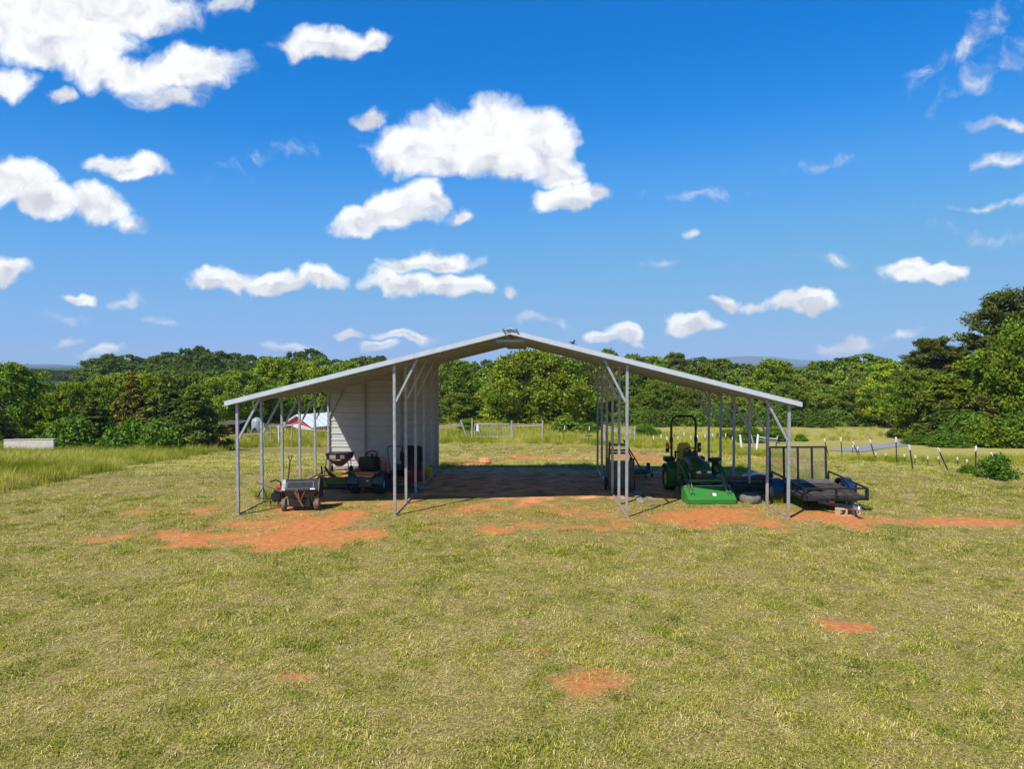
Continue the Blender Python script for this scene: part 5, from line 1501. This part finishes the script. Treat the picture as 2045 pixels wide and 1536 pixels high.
# ------------------------------------------------------------------ fences
def stick_pts(ub, vb, ut, vt, s=None):
    b = onT(ub, vb) if s is None else depth_pt(ub, s)
    s = (b - CAM).dot(Vector((math.sin(YAW), math.cos(YAW), 0)))
    t = at_depth(ut, vt, s)
    return b, t, s
ORD = ['first', 'second', 'third', 'fourth', 'fifth', 'sixth', 'seventh', 'eighth', 'ninth', 'tenth', 'eleventh', 'twelfth', 'thirteenth', 'fourteenth']
tips = []
for i, (ub, vb, ut, vt) in enumerate([(1655, 911, 1646, 876), (1682, 915, 1679, 874), (1717, 918, 1703, 883), (1749, 920, 1737, 878), (1791, 925, 1789, 873), (1823, 937, 1816, 889), (1893, 940, 1873, 895), (1948, 944, 1949, 891), (2000, 948, 1979, 905)]):
    b, t, s = stick_pts(ub, vb, ut, vt)
    o = thing('fence_post', 'dark steel post with white tip, %s from the trailer gate along the fence' % ORD[i], 'fence post', b, 0, 'white tipped steel posts')
    d = (t - b)
    MB().bar(-d * .12, d * .86, .034, .034).bar(-d * .1 + Vector((0, -.02, 0)), d * .86 + Vector((0, -.02, 0)), .008, .03).build('shaft', TPOST, o)
    MB().bar(d * .80, d, .045, .045).build('white_tip', WHITEP, o)
    tips.append((b, d))
wires = MB()
for (b0, d0), (b1, d1) in zip(tips[:-1], tips[1:]):
    for k in (.35, .6, .85):
        wires.tube([b0 + d0 * k, (b0 + d0 * k).lerp(b1 + d1 * k, .5) - Vector((0, 0, .02)), b1 + d1 * k], .003, 4)
tag(wires.build('fence_wire', GALV, None), 'thin fence wire strung between the white tipped posts', 'wire')
for i, (u, v, h) in enumerate([(1702, 891, 9), (1716, 895, 9), (1748, 907, 9), (1768, 908, 9), (1806, 910, 9), (1827, 913, 9), (1853, 914, 9), (1877, 915, 9), (1913, 916, 11), (1934, 921, 9), (1966, 919, 9)]):
    b, t, s = stick_pts(u, v + 14, u + random.randint(-3, 3), v - 2)
    o = thing('fence_post', 'distant steel post with white tip, %s of the lower fence counted from the drive' % ORD[i], 'fence post', b, 0, 'lower fence posts')
    d = t - b
    MB().bar(-d * .1, d * .8, .03, .03).build('shaft', TPOST, o); MB().bar(d * .72, d, .05, .05).build('white_tip', WHITEP, o)
for i, (u, v, h, yl) in enumerate([(1305, 873, 10, 0), (1320, 870, 18, 0), (1332, 875, 10, 0), (1343, 874, 10, 0), (1354, 873, 9, 0), (1366, 866, 9, 0), (1380, 873, 10, 0), (1393, 872, 9, 0), (1408, 870, 16, 0), (1423, 868, 16, 0), (1437, 868, 16, 0), (1449, 868, 16, 0), (1454, 877, 8, 1), (1463, 875, 9, 0)]):
    b, t, s = stick_pts(u, v + 16, u, v - 2)
    o = thing('fence_post', 'thin white tipped post behind the tractor, %s of the far fence from its dark end' % ORD[i], 'fence post', b, 0, 'far fence posts behind the tractor')
    d = t - b
    MB().bar(-d * .1, d * .8, .03, .03).build('shaft', TPOST, o); MB().bar(d * .64, d, .06, .06).build('white_tip', YELP if yl else WHITEP, o)
def wood_post(ub, vb, ut, vt, w, m, lab, grp='wooden fence posts'):
    b, t, s = stick_pts(ub, vb, ut, vt)
    d = t - b
    o = MB().tube([-d * .1, d * .3, d * .7, d], [w * .55, w * .52, w * .5, w * .46], 8).build('wooden_post', m, None, sharp=50)
    o.location = b
    tag(o, lab, 'fence post', grp)
    return b, t, s
A = wood_post(934, 879, 920, 839, .14, WOODP, 'leaning grey wooden post left of the metal gate')
B = wood_post(943, 879, 943, 836, .12, WOODT, 'upright tan wooden post at the hinge side of the gate')
C_ = wood_post(1024, 879, 1022, 840, .14, WOODP, 'grey wooden post at the latch side of the gate')
D = wood_post(1083, 880, 1084, 840, .14, WOODP, 'grey wooden post at the right end of the double rail')
E_ = wood_post(1209, 884, 1206, 848, .12, WOODP, 'pale wooden post at the left end of the low brace rails')
G_ = wood_post(1268, 886, 1268, 851, .12, WOODP, 'pale wooden post at the right end of the low brace rails')
H_ = wood_post(1482, 900, 1478, 869, .13, WHITEP, 'white leaning post left of the white rails')
I_ = wood_post(1511, 903, 1514, 868, .13, WHITEP, 'white upright post carrying the white rails')
J_ = wood_post(1548, 898, 1553, 871, .11, WOODP, 'grey leaning post at the end of the white rails')
K_ = wood_post(1509, 903, 1500, 869, .10, WOODP, 'grey slanting brace post beside the white upright post')
def rail(p0, f0, p1, f1, r, m, lab):
    a = p0[0].lerp(p0[1], f0); b = p1[0].lerp(p1[1], f1)
    c = (a + b) / 2
    o = MB().tube([a - c, Vector((0, 0, -.03)), b - c], [r, r * .9, r], 6).build('fence_rail', m, None, sharp=60)
    o.location = c
    tag(o, lab, 'fence rail', 'wooden fence rails')
W0 = (onT(850, 879), at_depth(850, 845, (onT(850, 879) - CAM).y), 0)
rail(W0, .72, A, .78, .05, WOODP, 'upper pale rail running from the wall to the leaning post')
rail(W0, .60, A, .70, .045, WOODP, 'lower pale rail running from the wall to the leaning post')
rail(C_, .80, D, .80, .045, WOODP, 'upper grey rail right of the metal gate')
rail(C_, .70, D, .74, .045, WOODP, 'lower grey rail right of the metal gate')
rail(E_, .90, G_, .66, .04, WOODP, 'upper brace rail behind the inner right posts')
rail(E_, .72, G_, .56, .04, WOODP, 'lower brace rail behind the inner right posts')
rail(I_, .86, J_, .78, .045, WHITEP, 'upper white rail behind the right lean-to posts')
rail(I_, .72, J_, .62, .045, WHITEP, 'lower white rail behind the right lean-to posts')
J2 = wood_post(1572, 896, 1572, 874, .11, WOODP, 'short grey post nearest the trailer gate')
rail(J_, .5, J2, .5, .04, WOODP, 'short rail between the two grey posts by the trailer')
for i, (ub, vb, ut, vt) in enumerate([(1125, 884, 1128, 850), (1175, 886, 1177, 852), (1103, 870, 1104, 857), (1168, 884, 1160, 868)]):
    b, t, s = stick_pts(ub, vb, ut, vt); d = t - b
    o = thing('fence_post', ['white tipped steel post right of the double rail', 'white tipped steel post carrying a small dark tray', 'short pale stake with slack rope beside the double rail', 'short pale leaning stake in the long grass'][i], 'fence post', b, 0, 'steel posts behind the carport')
    MB().bar(-d * .1, d * .84, .035, .035).build('shaft', TPOST if i < 2 else WOODP, o)
    MB().bar(d * .78, d, .05, .05).build('white_tip', WHITEP if i < 2 else WOODP, o)
    if i == 1:
        MB().box(d * .46, (.5, .3, .06)).build('tray', TPOST, o)
    if i == 2:
        q0 = D[0].lerp(D[1], .85) - b
        MB().tube([q0, q0.lerp(d, .3) - Vector((0, 0, .3)), q0.lerp(d, .7) - Vector((0, 0, .15)), d], .018, 5).build('rope', WOODP, o)
# tubular metal gate between the posts
gl, gr = B, C_
g0 = B[0].lerp(B[1], .14); g1 = C_[0].lerp(C_[1], .14)
ax = (g1 - g0); gw = ax.length - .34; ax.normalize(); g0 = g0 + ax * .18
gh = (C_[1] - C_[0]).length * .66
gate_o = thing('metal_gate', 'galvanised tube gate with upright bars and a white tag', 'gate', g0, math.atan2(ax.y, ax.x))
MB().tube([(0, 0, 0), (0, 0, gh * .9), (.04, 0, gh * .97), (.12, 0, gh), (gw - .12, 0, gh), (gw - .04, 0, gh * .97), (gw, 0, gh * .9), (gw, 0, 0)], .034, 8).tube([(0, 0, .02), (gw, 0, .02)], .034, 8).build('gate_frame', GALV, gate_o)
for k in range(1, 14):
    MB().tube([(gw * k / 14, 0, .03), (gw * k / 14, 0, gh)], .015, 6).build('gate_bar', GALV, gate_o)
MB().box((gw * .08, -.05, gh * .7), (.16, .012, gh * .5)).build('tag_plate', WHITEP, gate_o)

# ------------------------------------------------------------------ drive, low wall, far ridges
def ribbon(pts, w, name, m, lab, cat):
    P = [onT(*p) if isinstance(p, tuple) else p for p in pts]
    Q = []
    for i in range(len(P) - 1):
        for k in range(8):
            Q.append(P[i].lerp(P[i + 1], k / 8))
    Q.append(P[-1])
    vs, fs = [], []
    for i, q in enumerate(Q):
        d = (Q[min(i + 1, len(Q) - 1)] - Q[max(i - 1, 0)]); d.z = 0; d.normalize()
        n = Vector((d.y, -d.x, 0))
        for k in range(5):
            e = q + n * (w * (k / 4 - .5))
            vs.append((e.x, e.y, float(T(e.x, e.y)) + .03))
        if i:
            for k in range(4):
                a = (i - 1) * 5 + k
                fs.append((a, a + 1, a + 6, a + 5))
    o = MB().add(vs, fs).build(name, m, None, sharp=80)
    tag(o, lab, cat, kind='structure')
ribbon(ROAD_PX, 2.0, 'drive', ROADM, 'pale asphalt farm drive curving behind the fence', 'road')
wl, wr = depth_pt(6, 52), depth_pt(106, 52.6)
zw = (top_z(887, 52), top_z(878, 52))
dw = wr - wl; lw = math.hypot(dw.x, dw.y)
o = MB().box((lw / 2, 0, (zw[1] - zw[0]) / 2 - .3), (lw, .25, zw[1] - zw[0] + .5)).box((lw / 2, 0, zw[1] - zw[0] - .04), (lw + .06, .32, .05)).build('low_wall', CONC, None, bevel=.02)
o.location = (wl.x, wl.y, zw[0]); o.rotation_euler = (0, 0, math.atan2(dw.y, dw.x))
tag(o, 'low pale wall under the trees at the left edge', 'wall')
RIDGE = mat('wooded_ridge', (.045, .075, .035), .95, 0, .15, .004)
def ridge(name, s, prof, lab):
    vs, fs = [], []
    xs, ys = zip(*prof)
    us = np.linspace(xs[0], xs[-1], 90)
    for i, u in enumerate(us):
        v = np.interp(u, xs, ys) + (vnoise(np.array([u]), np.array([s]), 14, 61)[0] - .5) * 2.2
        p = CAM + ray(u, 728.6) * s; pb = CAM + ray(u, 728.6) * (s * 1.12); pf = CAM + ray(u, 728.6) * (s * .86)
        vs += [(pf.x, pf.y, -6), (p.x, p.y, top_z(v, s)), (pb.x, pb.y, -6)]
        if i:
            a = 3 * (i - 1)
            fs += [(a, a + 3, a + 4, a + 1), (a + 1, a + 4, a + 5, a + 2)]
    o = MB().add(vs, fs).build(name, RIDGE, None, sharp=80)
    tag(o, lab, 'hill', kind='structure')
ridge('hills', 4200, [(-500, 729), (0, 729), (60, 727), (110, 727), (170, 730), (300, 731), (800, 731), (1300, 728), (2500, 728)], 'low wooded ridge on the horizon')
ridge('mountains', 6800, [(900, 728), (1300, 724), (1430, 715), (1480, 711), (1540, 713), (1600, 719), (1700, 722), (2400, 727)], 'faint blue mountains on the horizon')

# ------------------------------------------------------------------ red barn and machine shed beyond the meadow
bp_ = depth_pt(596, 86)
bz = min(bp_.z, float(T(bp_.x + 6, bp_.y + 6)))
barn = thing('red_barn', 'red metal barn with white gabled roof beyond the meadow', 'barn', (bp_.x, bp_.y, bz), -.62)
px = 86 / F
zr = top_z(828, 86) - bz; ze = top_z(848, 86) - bz      # ridge and eave above the barn floor
hw, ln = 2.75, 7.5
MB().prism([(-hw, 0), (hw, 0), (hw, ze), (0, zr - .12), (-hw, ze)], 0, ln, 'y').build('wall', REDB, barn)
for s in (-1, 1):
    k = (zr - ze) / hw
    MB().prism([(0, zr), (s * (hw + .35), ze - .35 * k), (s * (hw + .35), ze - .35 * k - .08), (0, zr - .08)], -.35, ln + .3, 'y').build('roof_slope', BARNROOF, barn)
    for j in range(8):
        y = .2 + j * .95
        MB().bar((s * .05, y, zr + .02), (s * (hw + .3), y, ze - .3 * k + .02), .05, .04).build('roof_rib', BARNROOF, barn)
MB().prism([(-hw - .1, ze * .62), (-.2, zr - 1.15), (hw + .3, ze * .56), (hw + .3, ze * .56 - .08), (-.2, zr - 1.23), (-hw - .1, ze * .62 - .08)], -1.3, -.02, 'y').build('porch_roof', BARNROOF, barn)
for x in (-hw, -.9, .9, hw):
    MB().bar((x, -1.2, -.3), (x, -1.2, ze * .56), .12, .12).build('porch_post', WHITEP, barn)
MB().box((0, -.03, ze * .36), (2.2, .06, ze * .72)).build('doorway_shade', mat('dark_opening', (.02, .02, .02), .9), barn)  # near-black panel: shade of the barn opening put into its colour
for s in (-1, 1):
    MB().bar((s * 0.02, -.37, zr - .06), (s * (hw + .35), -.37, ze - .35 * k - .06), .05, .14, (0, 1, 0)).build('gable_trim', WHITEP, barn)
MB().bar((hw + .02, 0, 0), (hw + .02, 0, ze), .12, .12).build('corner_trim', WHITEP, barn)
sp_ = depth_pt(457, 76)
shed = thing('machine_shed', 'small dark open machine shed below the trees', 'shed', sp_, .05)
zt_ = top_z(848, 76) - sp_.z
for x in (-.9, .9):
    for y in (0, 2.4):
        MB().bar((x, y, -.2), (x, y, zt_ + .05 * y), .14, .14).build('post', WOODT if y == 0 else BLACK, shed)
MB().box((0, 1.2, zt_ + .12), (2.3, 3.2, .07), (.05, 0, 0)).build('roof', mat('rust_roof', (.12, .09, .075), .8, .2, .2), shed)
MB().box((0, 2.45, zt_ / 2), (1.9, .06, zt_)).build('back_wall', BLACK, shed)
MB().bar((-1.0, -.1, .25), (2.6, -.1, .25), .05, .12).build('rail', WOODP, shed)
uv_ = thing('utility_vehicle', 'small red utility vehicle with white arched frame inside the shed', 'vehicle', (sp_.x - .1, sp_.y + 1.0, sp_.z), .1)
MB().box((0, 0, .52), (.95, 1.4, .34)).prism([(-.7, .68), (-.1, .68), (-.3, .86), (-.7, .80)], -.42, .42, 'x').build('body', REDP, uv_, bevel=.05)
MB().tube([(-.36, -.2, .7), (-.36, -.1, 1.35), (-.24, -.08, 1.5), (.24, -.08, 1.5), (.36, -.1, 1.35), (.36, -.2, .7)], .05, 8).build('frame', WHITEP, uv_)
uw = tyre_mesh('vehicle_tyre', .28, .2, .15); ur = rim_mesh('vehicle_rim', .15, .2, PLAST)
for s in (-1, 1):
    for y in (-.5, .5):
        wheel(uv_, (s * .5, y, .28), uw, ur)
tk = depth_pt(512, 80)
o = MB().lathe([(.001, 0), (.55, 0), (.58, .1), (.58, 1.5), (.5, 1.75), (.2, 1.95), (.001, 1.98)], (0, 0, 0), 'z', 20).build('water_tank', GREYT, None, sharp=40)
o.location = tk; tag(o, 'upright grey water tank between shed and barn', 'tank')
for i, (u0, v0, u1, v1) in enumerate([(526, 868, 527, 845), (556, 870, 556, 850), (580, 878, 584, 846), (540, 868, 540, 852)]):
    b, t, s = stick_pts(u0, v0, u1, v1, 66)
    d = t - b
    o = MB().tube([-d * .05, d * .5, d], .055, 7).build('wooden_post', WOODP if i != 1 else WHITEP, None); o.location = b
    tag(o, ['wooden corral post nearest the water tank', 'white corral post left of the barn porch', 'slanting brace post in front of the barn porch', 'thin corral post between tank and white post'][i], 'fence post', 'corral posts by the barn')
for i, (u0, v0, u1, v1) in enumerate([(518, 853, 586, 850), (470, 868, 560, 866), (522, 848, 560, 849), (590, 858, 657, 862)]):
    a, b = at_depth(u0, v0, 66), at_depth(u1, v1, 67)
    c = (a + b) / 2
    o = MB().tube([a - c, b - c], .055, 6).build('fence_rail', WOODP, None); o.location = c
    tag(o, ['long pale corral rail at porch height left of the barn', 'low pale corral rail along the meadow top', 'upper pale corral rail beside the tank', 'pale corral rail crossing the barn side wall'][i], 'fence rail', 'corral rails by the barn')

# ------------------------------------------------------------------ air: faint haze that pales the far ridges
hz = MB().box((0, 3900, 57), (13400, 9600, 132)).build('haze', None, None)
tag(hz, 'thin summer haze over the whole countryside', 'haze', kind='stuff')
hm = bpy.data.materials.new('haze_air'); hm.use_nodes = True
for n_ in list(hm.node_tree.nodes): hm.node_tree.nodes.remove(n_)
pv_ = hm.node_tree.nodes.new('ShaderNodeVolumePrincipled')
pv_.inputs['Color'].default_value = (.62, .80, 1.0, 1)
pv_.inputs['Density'].default_value = 0.00013
ho = hm.node_tree.nodes.new('ShaderNodeOutputMaterial')
hm.node_tree.links.new(pv_.outputs[0], ho.inputs['Volume'])
hz.data.materials.append(hm)
